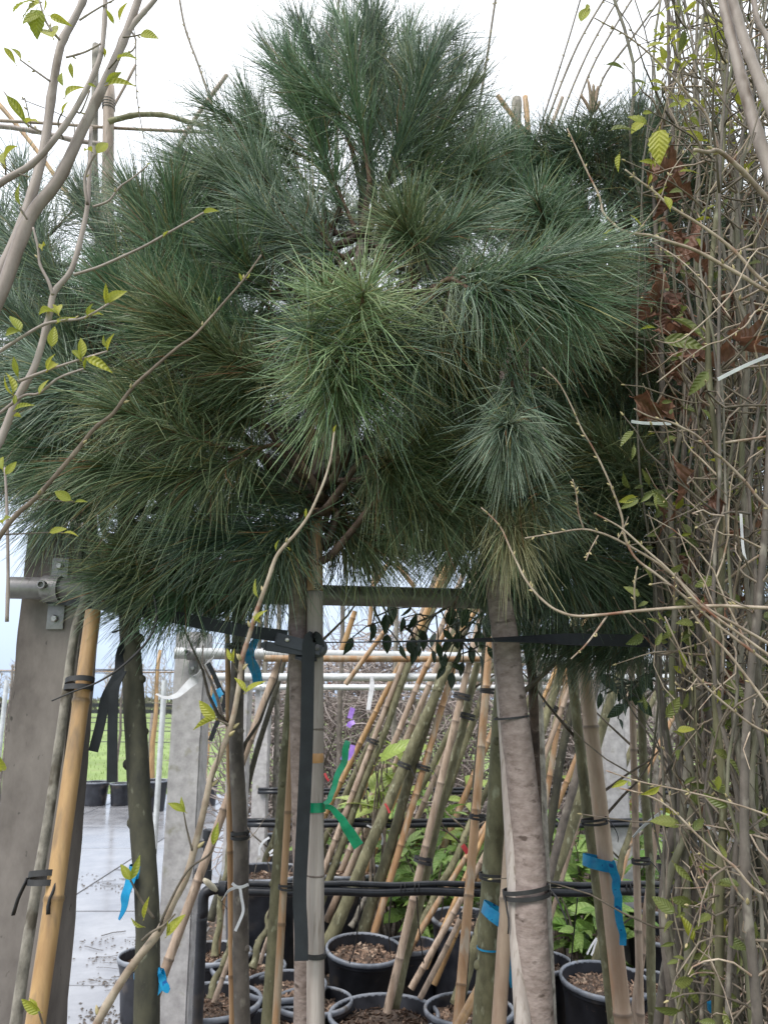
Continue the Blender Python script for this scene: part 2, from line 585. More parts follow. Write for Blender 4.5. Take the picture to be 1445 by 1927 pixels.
M['far_twigs'] = mat('far_twigs', (0.27, 0.22, 0.20), (0.48, 0.42, 0.385), scale=4, rough=0.9, bump=0)
M['far_wood'] = mat('far_wood', (0.14, 0.12, 0.11), (0.24, 0.21, 0.20), scale=6, rough=0.9, bump=0)
M['thicket_bark'] = mat('thicket_bark', (0.065, 0.056, 0.042), (0.20, 0.18, 0.145), scale=30, stretch=(1, 1, .5), rough=0.75, bump=0.6, bdist=0.003,
                         c3=(0.10, 0.105, 0.05), c3scale=14, c3lo=0.5, c3hi=0.7, var=.4)  # bark colour darkened to stand in for blocked front light
M['wire'] = mat('wire', (0.05, 0.05, 0.055), (0.10, 0.10, 0.11), scale=20, rough=0.5, bump=0)
M['leaf_young'] = leafmat('leaf_young', (0.26, 0.30, 0.035), (0.44, 0.43, 0.06), transl=0.45)
M['leaf_dull'] = leafmat('leaf_dull', (0.10, 0.13, 0.035), (0.23, 0.25, 0.07), transl=0.35)
M['leaf_dark'] = leafmat('leaf_dark', (0.012, 0.028, 0.014), (0.03, 0.06, 0.025), rough=0.35, transl=0.15)
M['leaf_laurel'] = leafmat('leaf_laurel', (0.12, 0.25, 0.045), (0.36, 0.50, 0.16), rough=0.3, transl=0.25)
M['leaf_lime'] = leafmat('leaf_lime', (0.30, 0.42, 0.08), (0.50, 0.58, 0.2), rough=0.35, transl=0.4)
M['leaf_dead'] = leafmat('leaf_dead', (0.10, 0.045, 0.03), (0.30, 0.15, 0.10), rough=0.6, transl=0.25)
M['leaf_red'] = leafmat('leaf_red', (0.25, 0.05, 0.04), (0.4, 0.1, 0.07), rough=0.5, transl=0.3)
M['bud'] = mat('bud', (0.30, 0.24, 0.10), (0.50, 0.42, 0.24), scale=60, rough=0.6, bump=0.2)
M['candle'] = mat('candle', (0.18, 0.12, 0.08), (0.34, 0.26, 0.19), scale=80, rough=0.8, bump=0.8, bdist=0.002)


def needle_mat():
    m, t, b = nodes_of('pine_needles')
    N, LK = t.nodes.new, t.links.new
    at = N('ShaderNodeAttribute')
    at.attribute_name = 'tint'
    LK(at.outputs['Color'], b.inputs['Base Color'])
    b.inputs['Roughness'].default_value = 0.36
    b.inputs['Specular IOR Level'].default_value = 0.85
    tr = N('ShaderNodeBsdfTranslucent')
    LK(at.outputs['Color'], tr.inputs['Color'])
    mx = N('ShaderNodeMixShader')
    mx.inputs['Fac'].default_value = 0.12
    LK(b.outputs[0], mx.inputs[1])
    LK(tr.outputs[0], mx.inputs[2])
    LK(mx.outputs[0], t.nodes['Material Output'].inputs['Surface'])
    return m


M['needles'] = needle_mat()
# ================================================================ the setting
def structure(o):
    o['kind'] = 'structure'
    return o


def sheet(name, x0, x1, y0, y1, z, m, res=1, amp=0.0):
    b = MB()
    nx, ny = (res, res) if isinstance(res, int) else res
    vs, fs = [], []
    for j in range(ny + 1):
        for i in range(nx + 1):
            x, y = x0 + (x1 - x0) * i / nx, y0 + (y1 - y0) * j / ny
            vs.append((x, y, z + (amp * noise.noise(Vector((x * 3, y * 3, 0))) if amp else 0)))
    for j in range(ny):
        for i in range(nx):
            a = j * (nx + 1) + i
            fs.append((a, a + 1, a + nx + 2, a + nx + 1))
    b.add(vs, fs)
    return b.build(name, m)


structure(sheet('ground', -300, 300, -20, 420, -0.06, M['grass'], 4))
gs = structure(sheet('planting_bed', -1.35, 8.0, -1.0, 13.6, -0.012, M['ground'], (90, 120), 0.03))
structure(sheet('pavement_base', -12, -1.25, -1.0, 14.0, -0.02, M['joint'], 2))
# paving slabs, each a part of the pavement
pav = bpy.data.objects['pavement_base']
pav.name = 'pavement'
ROOTLOC['pavement'] = Vector((0, 0, 0))
rs = random.Random(4)
y_lines = [-1.0, 0.95, 2.9, 4.97, 6.56, 9.1, 10.6, 12.2, 13.98]
x_lines = [-1.27, -2.55, -4.2, -6.2, -8.2]
for j in range(len(y_lines) - 1):
    for i in range(len(x_lines) - 1):
        xa, xb = x_lines[i + 1], x_lines[i]
        ya, yb = y_lines[j], y_lines[j + 1]
        b = MB()
        zz = 0.0 + rs.uniform(-0.002, 0.002)
        b.box(Vector(((xa + xb) / 2, (ya + yb) / 2, zz - 0.03)), Vector(((xb - xa) / 2 - 0.009, 0, 0)),
              Vector((0, (yb - ya) / 2 - 0.009, 0)), Vector((0, 0, 0.03)), bev=0.004)
        b.build('slab', M['slab'], pav, flat=True)

# mud and leaf litter washed onto the slabs
rs = random.Random(11)
b = MB()
for k in range(330):
    px, py = rs.choice([165, 200, 215, 240, 255, 180]) + rs.gauss(0, 16), rs.choice([1652, 1668, 1776, 1805, 1850, 1900, 1912, 1925, 1925]) + rs.gauss(0, 6)
    if py < 1640 or py > 1960:
        continue
    c = on_z(px, py, 0.004)
    ln, wd = rs.uniform(0.003, 0.016), rs.uniform(0.003, 0.009)
    a = rs.gauss(0.2, 0.5)
    t = Vector((math.cos(a), math.sin(a), 0))
    s = Vector((-math.sin(a), math.cos(a), 0))
    vs = []
    for q in range(7):
        an = 2 * math.pi * q / 7
        rr = rs.uniform(0.6, 1.1)
        vs.append(c + t * math.cos(an) * ln * rr + s * math.sin(an) * wd * rr)
    vs.append(c + Vector((0, 0, rs.uniform(0.003, 0.01))))
    b.add(vs, [(q, (q + 1) % 7, 7) for q in range(7)])
for k in range(24):                                   # matted stalks
    px, py = rs.uniform(150, 300), rs.choice([1775, 1805, 1845, 1655]) + rs.gauss(0, 8)
    c = on_z(px, py, 0.006)
    pts = [c]
    a = rs.gauss(0.3, 0.4)
    for q in range(6):
        a += rs.gauss(0, 0.35)
        pts.append(pts[-1] + Vector((math.cos(a), math.sin(a), 0)) * 0.03)
    b.tube(pts, rs.uniform(.001, .003), 4)
o = b.build('leaf_litter', M['mud'])
o['kind'] = 'stuff'

# loose chips over the planting bed
b = MB()
rs = random.Random(12)
for k in range(5200):
    y = rs.uniform(2.6, 8.5)
    x = rs.uniform(-1.3, y * 0.55)
    c = Vector((x, y, rs.uniform(0.0, 0.025)))
    a, e = rs.uniform(0, 6.28), rs.gauss(0, 0.4)
    t = Vector((math.cos(a) * math.cos(e), math.sin(a) * math.cos(e), math.sin(e))) * rs.uniform(0.006, 0.022)
    s = t.orthogonal().normalized() * rs.uniform(0.003, 0.008)
    g = rs.uniform(0.5, 1.6)
    n_ = t.cross(s).normalized() * 0.002
    b.add([c - t - s, c + t - s * .6, c + t * .8 + s, c - t + s * .8, c + n_], [(0, 1, 4), (1, 2, 4), (2, 3, 4), (3, 0, 4)], (g, g, g))
o = b.build('wood_chip_litter', M['chips'])
o['kind'] = 'stuff'

# the field edge: grass blades along the pavement, a far hedge line, bare woods on the horizon
rs = random.Random(13)
b = MB()
for k in range(9000):
    y = 14.1 + 40 * rs.random() ** 2
    x = rs.uniform(-0.62, 0.55) * y
    h = rs.uniform(0.04, 0.10)
    w = 0.004 * y / 14 + 0.003
    lx = rs.gauss(0, 0.02)
    g = rs.uniform(0.7, 1.25)
    b.add([(x - w, y, -0.06), (x + w, y, -0.06), (x + lx, y + rs.gauss(0, .02), -0.06 + h)], [(0, 1, 2)], (g, g, g))
o = b.build('field_grass', M['grass'])
o['kind'] = 'stuff'

rs = random.Random(14)
b = MB()
for k in range(5200):
    y = rs.uniform(66, 72)
    x = rs.uniform(-60, 60)
    h = 1.0 * (0.5 + 0.5 * noise.noise(Vector((x * 0.2, 1, 2)))) + 0.75
    z0 = rs.uniform(0, h)
    a = rs.uniform(-1, 1)
    w = rs.uniform(0.1, 0.25)
    g = rs.uniform(0.5, 1.1)
    b.add([(x - w, y, z0), (x + w, y, z0 + a * .1), (x + a * .3, y, z0 + rs.uniform(.2, .45))], [(0, 1, 2)], (g * .7, g * .8, g * .6))
o = b.build('far_hedge', M['far_wood'])
o['kind'] = 'stuff'
b = MB()
for k in range(230):
    y = rs.uniform(110, 150)
    x = rs.uniform(-80, 90)
    h = rs.uniform(5, 8.0)
    c = Vector((x, y, -0.1))
    b.tube([c, c + Vector((rs.gauss(0, .2), 0, h * .5)), c + Vector((rs.gauss(0, .4), 0, h))], [.14, .09, .02], 4)
    for q in range(26):
        t = rs.uniform(.25, 1)
        p0 = c + Vector((0, 0, h * t))
        d = Vector((rs.gauss(0, 1), rs.gauss(0, .6), rs.uniform(.2, 1.3))).normalized()
        ln = rs.uniform(.8, 2.2) * (1.15 - t * .7)
        b.tube([p0, p0 + d * ln * .6, p0 + d * ln + Vector((0, 0, .2))], [.05, .035, .012], 3, caps=False)
o = b.build('far_wood', M['far_twigs'])
o['kind'] = 'stuff'


# ---------------------------------------------------------------- posts and rails
def post(name, label, x0, x1, y0, y1, z1, m, z0=0.0, group='concrete posts of the rail rows', lean=0.0):
    root = thing(name, label, 'post', Vector(((x0 + x1) / 2, (y0 + y1) / 2, z0)), group)
    bm = bmesh.new()
    bmesh.ops.create_cube(bm, size=1.0)
    for v in bm.verts:
        v.co = Vector(((x0 + x1) / 2 + v.co.x * (x1 - x0), (y0 + y1) / 2 + v.co.y * (y1 - y0), (z0 + z1) / 2 + v.co.z * (z1 - z0)))
    bmesh.ops.bevel(bm, geom=list(bm.edges), offset=0.008, segments=2, affect='EDGES')
    vert_e = [e for e in bm.edges if abs(e.verts[0].co.z - e.verts[1].co.z) > 0.5]
    bmesh.ops.subdivide_edges(bm, edges=vert_e, cuts=60)
    for v in bm.verts:
        q = v.co * 14
        n_ = noise.noise_vector(q) * 0.0022 + noise.noise_vector(v.co * 60) * 0.0009
        v.co += Vector((n_.x, n_.y, 0))
        v.co.x += lean * (v.co.z - z0)
    bm.verts.index_update()
    b = MB()
    b.add([v.co.copy() for v in bm.verts], [[v.index for v in f.verts] for f in bm.faces])
    bm.free()
    b.build('post_body', m, root, angle=math.radians(40))
    return root


def clamp(root, c, r, m, above=0.0, below=0.07, w=0.018, yface=None):
    """pipe clamp: ring round the rail, plate(s) and bolts on the post face"""
    k = r + 0.005
    b = MB()
    ax = Vector((1, 0, 0))
    b.lathe(c - ax * w, ax, [(k, 0), (k, 2 * w), (r + .0005, 2 * w), (r + .0005, 0)], 28, close=True)
    br = b.build('bracket', m, root, angle=math.radians(40))
    for sgn, ln in ((-1, below), (1, above)):
        if ln <= 0:
            continue
        b = MB()
        cc = Vector((c.x, (yface if yface is not None else c.y + .028) - .0035, c.z + sgn * (r + ln / 2)))
        b.box(cc, Vector((w * 1.05, 0, 0)), Vector((0, 0.003, 0)), Vector((0, 0, ln / 2)), bev=0.0025)
        b.build('bracket_plate', m, br, angle=math.radians(40))
        b = MB()
        b.lathe(cc + Vector((0, 0, sgn * ln * 0.12)), Vector((0, -1, 0)), [(.0085, .003), (.0085, .009), (.006, .011)], 6)
        b.build('bolt', M['steel_bolt'], br, flat=True)
    b = MB()
    sc = c + Vector((-w * .55, -k + .002, .004))
    b.lathe(sc, Vector((0, -1, 0)), [(.010, 0), (.010, .010), (.0085, .012), (.0062, .012), (.0062, .003)], 18)
    b.build('set_screw', m, br, angle=math.radians(40))
    return br


def rail(name, label, a, bpt, r, m, group='galvanised rails between the posts', n=24):
    b = MB()
    pts = [a + (bpt - a) * (i / 24) for i in range(25)]
    b.tube(pts, r, n, caps=False)
    # the pipe's own wall at the near end
    d = (bpt - a).normalized()
    b.lathe(a, d, [(r, 0), (r - .004, 0), (r - .004, .08)], n)
    return tag(b.build(name, m, origin=a, angle=math.radians(60)), label, 'rail', group)


# row 1
r1 = 0.024
A1 = P(20, 1106, 1.70)
B1 = on_z(1330, 1137, A1.z)
B1 = A1 + (B1 - A1) * 1.35
rail('rail', 'thick dark galvanised pipe rail across the front under the pine needles', A1, B1, r1, M['galvanised'])
d1 = (B1 - A1).normalized()
yf = A1.y + (P(140, 1106, 1.74).x - A1.x) * d1.y / d1.x + r1 + .004
x0, x1 = P(20, 1300, yf).x, P(139, 1300, yf).x
p1 = post('concrete_post', 'weathered brown grey concrete post at far left holding the front rail', x0, x1, yf, yf + .13,
          A1.z + 0.145, M['concrete'])
cpt = A1 + d1 * ((P(95, 1106, 1.70) - A1).length)
clamp(p1, cpt, r1, M['galvanised'], above=0.05, below=0.062, yface=yf)
# row 2
A2 = P(328, 1229, 3.38)
B2 = on_z(1300, 1244, A2.z)
B2 = A2 + (B2 - A2) * 1.5
rail('rail', 'pale galvanised rail in the second row with a bamboo cane along its front', A2, B2, 0.024, M['galvanised_pale'])
d2 = (B2 - A2).normalized()
yf = A2.y + (P(390, 1229, 3.42).x - A2.x) * d2.y / d2.x + .028
x0, x1 = P(325, 1300, yf).x, P(384, 1300, yf).x
p2 = post('concrete_post', 'pale grey concrete post with a flat lichened top behind the dark trunk', x0, x1, yf, yf + .14, A2.z + .095, M['concrete_pale'])
clamp(p2, A2 + (B2 - A2).normalized() * .072, .024, M['galvanised'], above=0.05, below=0.06, yface=yf)
# row 3, row 4
for (Y, py, lab, labp, pxs) in (
        (5.0, 1274, 'pale rail of the third row crossing behind the leaning canes, upper of two', 'whitish concrete post behind the brown trunk beside the black valve', [(428, 466), (1133, 1176)]),
        (6.7, 1293, 'thin pale rail of the fourth row, lower of the two behind the canes', 'thin distant pale post among grey trunks left of the hanging strap', [(478, 506), (1166, 1196)])):
    a = P(pxs[0][0] - 20, py, Y)
    e = P(1330, py + 2, Y)
    rail('rail', lab, a, e, .024, M['galvanised_pale'], n=14)
    for q, (xa, xb) in enumerate(pxs):
        xa, xb = P(xa, 1350, Y).x, P(xb, 1350, Y).x
        pp = post('concrete_post', labp if q == 0 else ('broad pale concrete post between the olive trunk and right thicket' if Y < 6 else
                  'narrower pale post just right of the broad pale post'), xa, xb, Y + .028, Y + .16, a.z + .1, M['concrete_pale'])
        clamp(pp, Vector(((xa + xb) / 2, a.y, a.z)), .024, M['galvanised_pale'], .05, .06)

# steel tubes of the trellis by the pavement
for (px, Y, z1, lab) in ((303, 6.2, 1.72, 'slim galvanised tube standing between dark trunk and pale post'),
                         (1, 7.5, 1.75, 'thin pale pole at the left picture edge beyond the concrete post')):
    c = P(px, 1400, Y)
    b = MB()
    b.tube([Vector((c.x, Y, 0)), Vector((c.x, Y, z1))], 0.021, 14)
    tag(b.build('steel_tube', M['galvanised_pale'], origin=Vector((c.x, Y, 0)), angle=.7), lab, 'pole', 'steel tubes by the pavement')


# ---------------------------------------------------------------- black irrigation pipes (pairs)
def pipe_pair(label, py, Y, px0, px1, gap=0.026, r=(.011, .016), drops=()):
    a, e = P(px0, py, Y), P(px1, py, Y)
    e.z = a.z
    root = thing('irrigation_pipe', label, 'pipe', a, 'black irrigation pipes along the rows')
    for k in range(2):
        b = MB()
        off = Vector((0, -.004 * k, (gap / 2 if k == 0 else -gap / 2)))
        n_ = 40
        pts = [a + (e - a) * (i / n_) + off + Vector((0, 0, .003 * math.sin(i * 1.1 + k))) for i in range(n_ + 1)]
        b.tube(pts, r[k], 12)
        b.build('pipe', M['black_pipe'], root)
    for px in drops:
        p0 = P(px, py, Y)
        p0.z = a.z
        b = MB()
        for s in (-.008, .008):
            b.lathe(p0 + Vector((s, -.002, 0)), Vector((1, 0, 0)), [(.02, -.002), (.0225, 0), (.02, .002)], 14)
        b.build('pipe_clip', M['rubber'], root)
    return root


pipe_pair('pair of black irrigation pipes nearest the camera, ending at the valve', 1671, 3.33, 420, 1700, drops=(758, 784, 1180, 1310))
pipe_pair('pair of black irrigation pipes in the middle row behind the leaning canes', 1548, 5.0, 466, 1700, drops=(760, 1230))
pipe_pair('pair of black irrigation pipes farthest back below the pale shrubs', 1488, 6.7, 486, 1700, drops=(850,))

# valve assembly at the pipe end
c = P(395, 1600, 3.36)
root = thing('valve', 'black plastic irrigation valve with upright barrel and beige toggle', 'valve', Vector((c.x, c.y, 0)))
b = MB()
q = P(394, 1560, 3.36)
e = P(388, 1648, 3.36)
b.lathe(q, (e - q).normalized(), [(.017, 0), (.024, .004), (.024, .035), (.019, .037), (.019, .15), (.023, .152), (.023, .198), (.016, .2)], 20)
b.build('valve_barrel', M['black_plastic'], root, angle=.7)
b = MB()
q = P(372, 1588, 3.36)
b.tube([q, P(396, 1590, 3.36)], [.012, .014], 12)
q2 = P(368, 1640, 3.36)
b.tube([q2, P(396, 1640, 3.36)], [.012, .014], 12)
b.build('valve_port', M['black_plastic'], root)
b = MB()
pts = smooth([P(425, 1671, 3.33), P(398, 1674, 3.33), P(384, 1686, 3.33), P(382, 1720, 3.33), P(379, 1760, 3.34), Vector((P(379, 1760, 3.34).x, 3.36, 0.02))])
b.tube(pts, .021, 14)
b.build('elbow_pipe', M['black_plastic'], root)
b = MB()
for px in (420, 440):
    b.lathe(P(px, 1672, 3.33), Vector((1, 0, 0)), [(.02, -.016), (.028, -.014), (.028, .014), (.02, .016)], 16)
b.build('pipe_collar', M['black_plastic'], root, angle=.7)
b = MB()
a_, e_ = P(383, 1654, 3.29), P(409, 1677, 3.29)
pts = [a_ + (e_ - a_) * (i / 6) for i in range(7)]
b.tube(pts, [.006, .010, .0125, .0115, .0125, .010, .006], 10)
b.build('toggle', M['beige_plastic'], root)
b = MB()
b.tube([P(325, 1655, 3.38), P(360, 1656, 3.34), P(385, 1657, 3.3)], .0018, 5)
b.build('wire_hook', M['steel_bolt'], root)


# ---------------------------------------------------------------- fence wires and stakes on the field
root = thing('wire_fence', 'low dark wire fence running across the green field', 'fence', Vector((-6, 17.5, -.06)))
for z in (.95, 1.12, 1.22, .72):
    b = MB()
    pts = [Vector((x, 17.5, z - .06 - .015 * abs(math.sin(x * 1.05)))) for x in np.linspace(-14, 10, 49)]
    b.tube(pts, .011, 5)
    b.build('fence_wire', M['wire'], root)
for x in np.arange(-14, 10.1, 3.0):
    b = MB()
    b.tube([Vector((x, 17.52, -.1)), Vector((x, 17.52, 1.25))], [.04, .036], 8)
    b.build('fence_post', M['far_wood'], root)
root = thing('rail_fence', 'dark board fence far off below the bare trees', 'fence', Vector((0, 58, -.06)))
for z in (.55, 1.0):
    b = MB()
    for x in np.arange(-45, 45, 5.0):
        b.box(Vector((x, 58, z)), Vector((2.47, 0, 0)), Vector((0, .03, 0)), Vector((0, 0, .13)))
    b.build('fence_board', M['black_plastic'], root, flat=True)
for x in np.arange(-47.5, 46, 5.0):
    b = MB()
    b.box(Vector((x, 58.1, .6)), Vector((.07, 0, 0)), Vector((0, .05, 0)), Vector((0, 0, .65)))
    b.build('fence_post', M['far_wood'], root, flat=True)
# young staked trees by the field
for k, (px, Y, z1, w, m, lab) in enumerate((
        (289, 13.2, 2.35, .05, 'bamboo', 'pale thin stake with cross wires standing in the far black pot'),
        (224, 13.8, 2.0, .03, 'bark_brown', 'slender far sapling between the strap tails and dark trunk'),
        (392, 12.5, 2.0, .022, 'bamboo', 'fine pale stake right of the second concrete post'),
        (10, 13.0, 2.1, .03, 'bark_brown', 'slender far sapling left of the big concrete post'))):
    x = P(px, 1400, Y).x
    root = thing('garden_stake', lab, 'stake', Vector((x, Y, 0)), 'stakes and saplings by the far pots')
    b = MB()
    pts = [Vector((x + .015 * math.sin(i * 1.7 + k), Y, z1 * i / 8)) for i in range(9)]
    b.tube(pts, [w * (1 - .05 * i) for i in range(9)], 8)
    b.build('stake', M[m], root)
    b = MB()
    zz = 2.0
    b.tube([Vector((x - 2.6, Y, zz + .02)), Vector((x, Y, zz - .01)), Vector((x + 2.4, Y, zz + .02))], .008, 5)
    b.build('cross_wire', M['wire'] if k else M['bamboo'], root)
# ================================================================ pines
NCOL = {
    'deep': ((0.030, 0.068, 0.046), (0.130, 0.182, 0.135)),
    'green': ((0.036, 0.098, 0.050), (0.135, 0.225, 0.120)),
    'bright': ((0.078, 0.150, 0.066), (0.255, 0.325, 0.185)),  # centre shoot: its sunlit brightness is put into the needle colour
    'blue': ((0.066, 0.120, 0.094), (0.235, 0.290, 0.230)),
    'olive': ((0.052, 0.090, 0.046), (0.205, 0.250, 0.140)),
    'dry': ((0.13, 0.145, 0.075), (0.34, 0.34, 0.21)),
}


def needle_mesh(name, stem, n, ln, th_tip, th_base, droop, cls, seed, rad=0.00095, t0=0.12, curl=0.10, spread=1.0):
    """stem: list of Vectors in world space. Returns mesh (world coordinates) of n needles"""
    rng = np.random.default_rng(seed)
    st = np.array(stem)
    seg = np.linalg.norm(np.diff(st, axis=0), axis=1)
    cum = np.concatenate([[0], np.cumsum(seg)]) / seg.sum()
    # needles sit in pairs
    half = n // 2
    t = t0 + (1 - t0) * rng.random(half) ** 0.8
    t = np.repeat(t, 2)
    n = half * 2
    pos = np.stack([np.interp(t, cum, st[:, k]) for k in range(3)], 1)
    tan = np.gradient(st, axis=0)
    ax = np.stack([np.interp(t, cum, tan[:, k]) for k in range(3)], 1)
    ax /= np.linalg.norm(ax, axis=1, keepdims=True)
    th = th_base + (th_tip - th_base) * t ** 1.6
    th = th + np.repeat(rng.normal(0, 0.24, half), 2) + rng.normal(0, 0.06, n)
    stray = np.repeat(rng.random(half) < 0.14, 2)
    th = np.where(stray, th + np.repeat(rng.normal(0, .55, half), 2), th)
    ph = np.repeat(rng.random(half) * 2 * np.pi, 2) + rng.normal(0, 0.06, n)
    ref = np.where(np.abs(ax[:, 2:3]) < 0.8, np.array([[0, 0, 1.0]]), np.array([[1.0, 0, 0]]))
    u = np.cross(ax, ref)
    u /= np.linalg.norm(u, axis=1, keepdims=True)
    w = np.cross(ax, u)
    d = np.cos(th)[:, None] * ax + np.sin(th)[:, None] * (np.cos(ph)[:, None] * u + np.sin(ph)[:, None] * w)
    l = ln * np.clip(rng.normal(1, 0.2, n), 0.45, 1.45) * (0.82 + 0.18 * np.minimum(1, (1 - t) * 3 + .3))
    bend = rng.normal(0, curl, (n, 3)) * l[:, None]
    bend[:, 2] -= droop * l * np.clip(rng.normal(1, .35, n), .1, 2)
    S = np.array([0.0, 0.55, 1.0])
    R = np.array([0.8, 1.0, 0.3]) * rad
    a = np.cross(d, rng.normal(0, 1, (n, 3)))
    a /= np.linalg.norm(a, axis=1, keepdims=True)
    b = np.cross(d, a)
    V = np.zeros((n, 3, 3, 3))
    for i, s in enumerate(S):
        c = pos + d * (l * s)[:, None] + bend * s * s
        for k in range(3):
            an = 2 * np.pi * k / 3
            V[:, i, k] = c + (a * math.cos(an) + b * math.sin(an)) * R[i]
    V = V.reshape(-1, 3)
    base = (np.arange(n) * 9)[:, None]
    q = []
    for i in range(2):
        for k in range(3):
            k2 = (k + 1) % 3
            q.append([i * 3 + k, i * 3 + k2, (i + 1) * 3 + k2, (i + 1) * 3 + k])
    q = np.array(q)
    Fc = (base[:, :, None] + q[None]).reshape(-1, 4)
    c1, c2 = np.array(NCOL[cls][0]), np.array(NCOL[cls][1])
    g = (np.repeat(rng.random(half), 2) * .75 + rng.random(n) * .25) ** 1.5
    # older needles near the base of the shoot are duller
    col = c1 + (c2 - c1) * g[:, None]
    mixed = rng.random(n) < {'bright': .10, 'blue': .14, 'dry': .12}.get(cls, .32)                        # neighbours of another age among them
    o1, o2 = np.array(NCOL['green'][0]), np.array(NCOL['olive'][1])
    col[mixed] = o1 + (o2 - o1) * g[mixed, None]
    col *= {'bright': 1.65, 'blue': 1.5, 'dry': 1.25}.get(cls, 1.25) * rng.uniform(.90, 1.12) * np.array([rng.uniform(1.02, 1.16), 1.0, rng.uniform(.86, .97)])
    old = rng.random(n) < (0.05 if cls in ('deep', 'green', 'blue') else 0.13)
    col[old] = np.array((0.19, 0.165, 0.055)) * (0.7 + 0.6 * rng.random((old.sum(), 1)))
    pale = rng.random(n) < 0.17  # random paler needles, highlights painted into their colour
    col[pale] = col[pale] * 1.45 + np.array((0.055, 0.065, 0.052))
    dead = rng.random(n) < 0.012
    col[dead] = (0.26, 0.12, 0.055)
    C = np.repeat(col[:, None], 9, 1).reshape(n, 3, 3, 3).copy()
    tipc = np.array([0.95, 1.0, 1.15])[None, :, None, None]
    C = C * tipc
    C4 = np.ones((n * 9, 4), dtype=np.float32)
    C4[:, :3] = C.reshape(-1, 3)
    return V, Fc, C4


def fast_mesh(name, V, Fc, C4, m, origin):
    me = bpy.data.meshes.new(name)
    V = V - np.array(origin)
    me.vertices.add(len(V))
    me.vertices.foreach_set('co', V.astype(np.float32).ravel())
    me.loops.add(Fc.size)
    me.loops.foreach_set('vertex_index', Fc.astype(np.int32).ravel())
    me.polygons.add(len(Fc))
    me.polygons.foreach_set('loop_start', np.arange(0, Fc.size, 4, dtype=np.int32))
    me.polygons.foreach_set('loop_total', np.full(len(Fc), 4, dtype=np.int32))
    me.polygons.foreach_set('use_smooth', np.ones(len(Fc), dtype=bool))
    me.update(calc_edges=True)
    at = me.attributes.new('tint', 'FLOAT_COLOR', 'POINT')
    at.data.foreach_set('color', C4.ravel())
    me.materials.append(m)
    return me


NEEDLE_TOTAL = 0


def shoot(root, pts, n, ln, cls, seed, th_tip=0.45, th_base=1.15, droop=0.12, r=0.0055, rad=0.00095, t0=.12, curl=.15):
    """a shoot of a pine: woody stem (part) carrying its needles (sub-part)"""
    global NEEDLE_TOTAL
    NEEDLE_TOTAL += n
    sp = smooth(pts, sub=4) if len(pts) > 2 else [pts[0] + (pts[-1] - pts[0]) * (i / 6) for i in range(7)]
    b = MB()
    m_ = len(sp)
    b.tube(sp, [r * (1 - .45 * i / (m_ - 1)) for i in range(m_)], 7, amp=.35, freq=180)
    o = b.build('shoot', M['bark_shoot'], root)
    V, Fc, C4 = needle_mesh('needles', sp, n, ln, th_tip, th_base, droop, cls, seed, rad, t0, curl)
    me = fast_mesh('needles', V, Fc, C4, M['needles'], ROOTLOC[root.name])
    nd = bpy.data.objects.new('needles', me)
    COL.objects.link(nd)
    nd.parent = o
    nd['kind'] = 'stuff'
    return o


def pine(label, trunk_pts, radii, m, group='pines tied to the front rail'):
    base = trunk_pts[0]
    root = thing('pine_tree', label, 'pine', base, group)
    pts, rr = smooth(trunk_pts, radii, 8)
    b = MB()
    b.tube(pts, rr, 18, amp=.10, freq=28, seed=base.x * 9)
    b.build('trunk', m, root)
    root['_trunk'] = 0
    return root, pts


def limb(root, tpts, target, rs, r0=.010, r1=.006):
    """branch from the trunk to the base of a shoot"""
    # leave the trunk below the target
    best = min(tpts, key=lambda p: abs((p.z + .45 * (Vector((p.x, p.y, 0)) - Vector((target.x, target.y, 0))).length) - target.z)
               + (0 if p.z > 1.85 else 5))
    mid = best * .45 + target * .55 + Vector((rs.gauss(0, .02), rs.gauss(0, .02), -.05))
    pts, rr = smooth([best, mid, target], [r0, (r0 + r1) / 2, r1], 6)
    b = MB()
    b.tube(pts, rr, 8, amp=.15, freq=60)
    b.build('branch', M['bark_pine_dark'], root)


def ground_at(px, py, Y):
    p = P(px, py, Y)
    return Vector((p.x, p.y, 0))


# trunks ----------------------------------------------------------
# centre: brown trunk behind the cane, leader curving up to the crown
TR = {}
roots = {}
c0 = P(574, 1927, 1.64)
tp = [Vector((c0.x + .004, 1.66, 0)), c0, P(568, 1500, 1.63), P(562, 1150, 1.62), P(572, 1000, 1.63), P(596, 900, 1.62), P(625, 760, 1.60), P(650, 600, 1.6), P(684, 440, 1.6)]
roots['c'], TR['c'] = pine('middle pine with upright leader, brown trunk tied behind the pale stake', tp,
                           [.030, .0215, .0205, .020, .019, .0165, .014, .012, .010], M['bark_pine'])
# right: pale flaky trunk, leaning
c0 = P(1008, 1927, 1.47)
tp = [Vector((c0.x + .03, 1.40, 0)), c0, P(994, 1600, 1.52), P(962, 1300, 1.58), P(940, 1130, 1.61), P(925, 1040, 1.64), P(930, 880, 1.66), P(960, 650, 1.7), P(1000, 420, 1.72)]
roots['r'], TR['r'] = pine('right pine with thick flaky pinkish grey trunk leaning left', tp,
                           [.036, .0305, .0295, .0270, .0245, .020, .017, .014, .009], M['bark_pine'])
# far left: dark knobbly trunk
c0 = P(276, 1927, 1.55)
tp = [Vector((c0.x + .01, 1.53, 0)), c0, P(262, 1487, 1.58), P(243, 1160, 1.62), P(238, 1050, 1.66), P(235, 850, 1.68), P(215, 600, 1.7), P(205, 430, 1.72)]
roots['l'], TR['l'] = pine('left pine with dark knobbly trunk in front of the wet paving', tp,
                           [.03, .0225, .0215, .0195, .018, .015, .012, .008], M['bark_dark'])
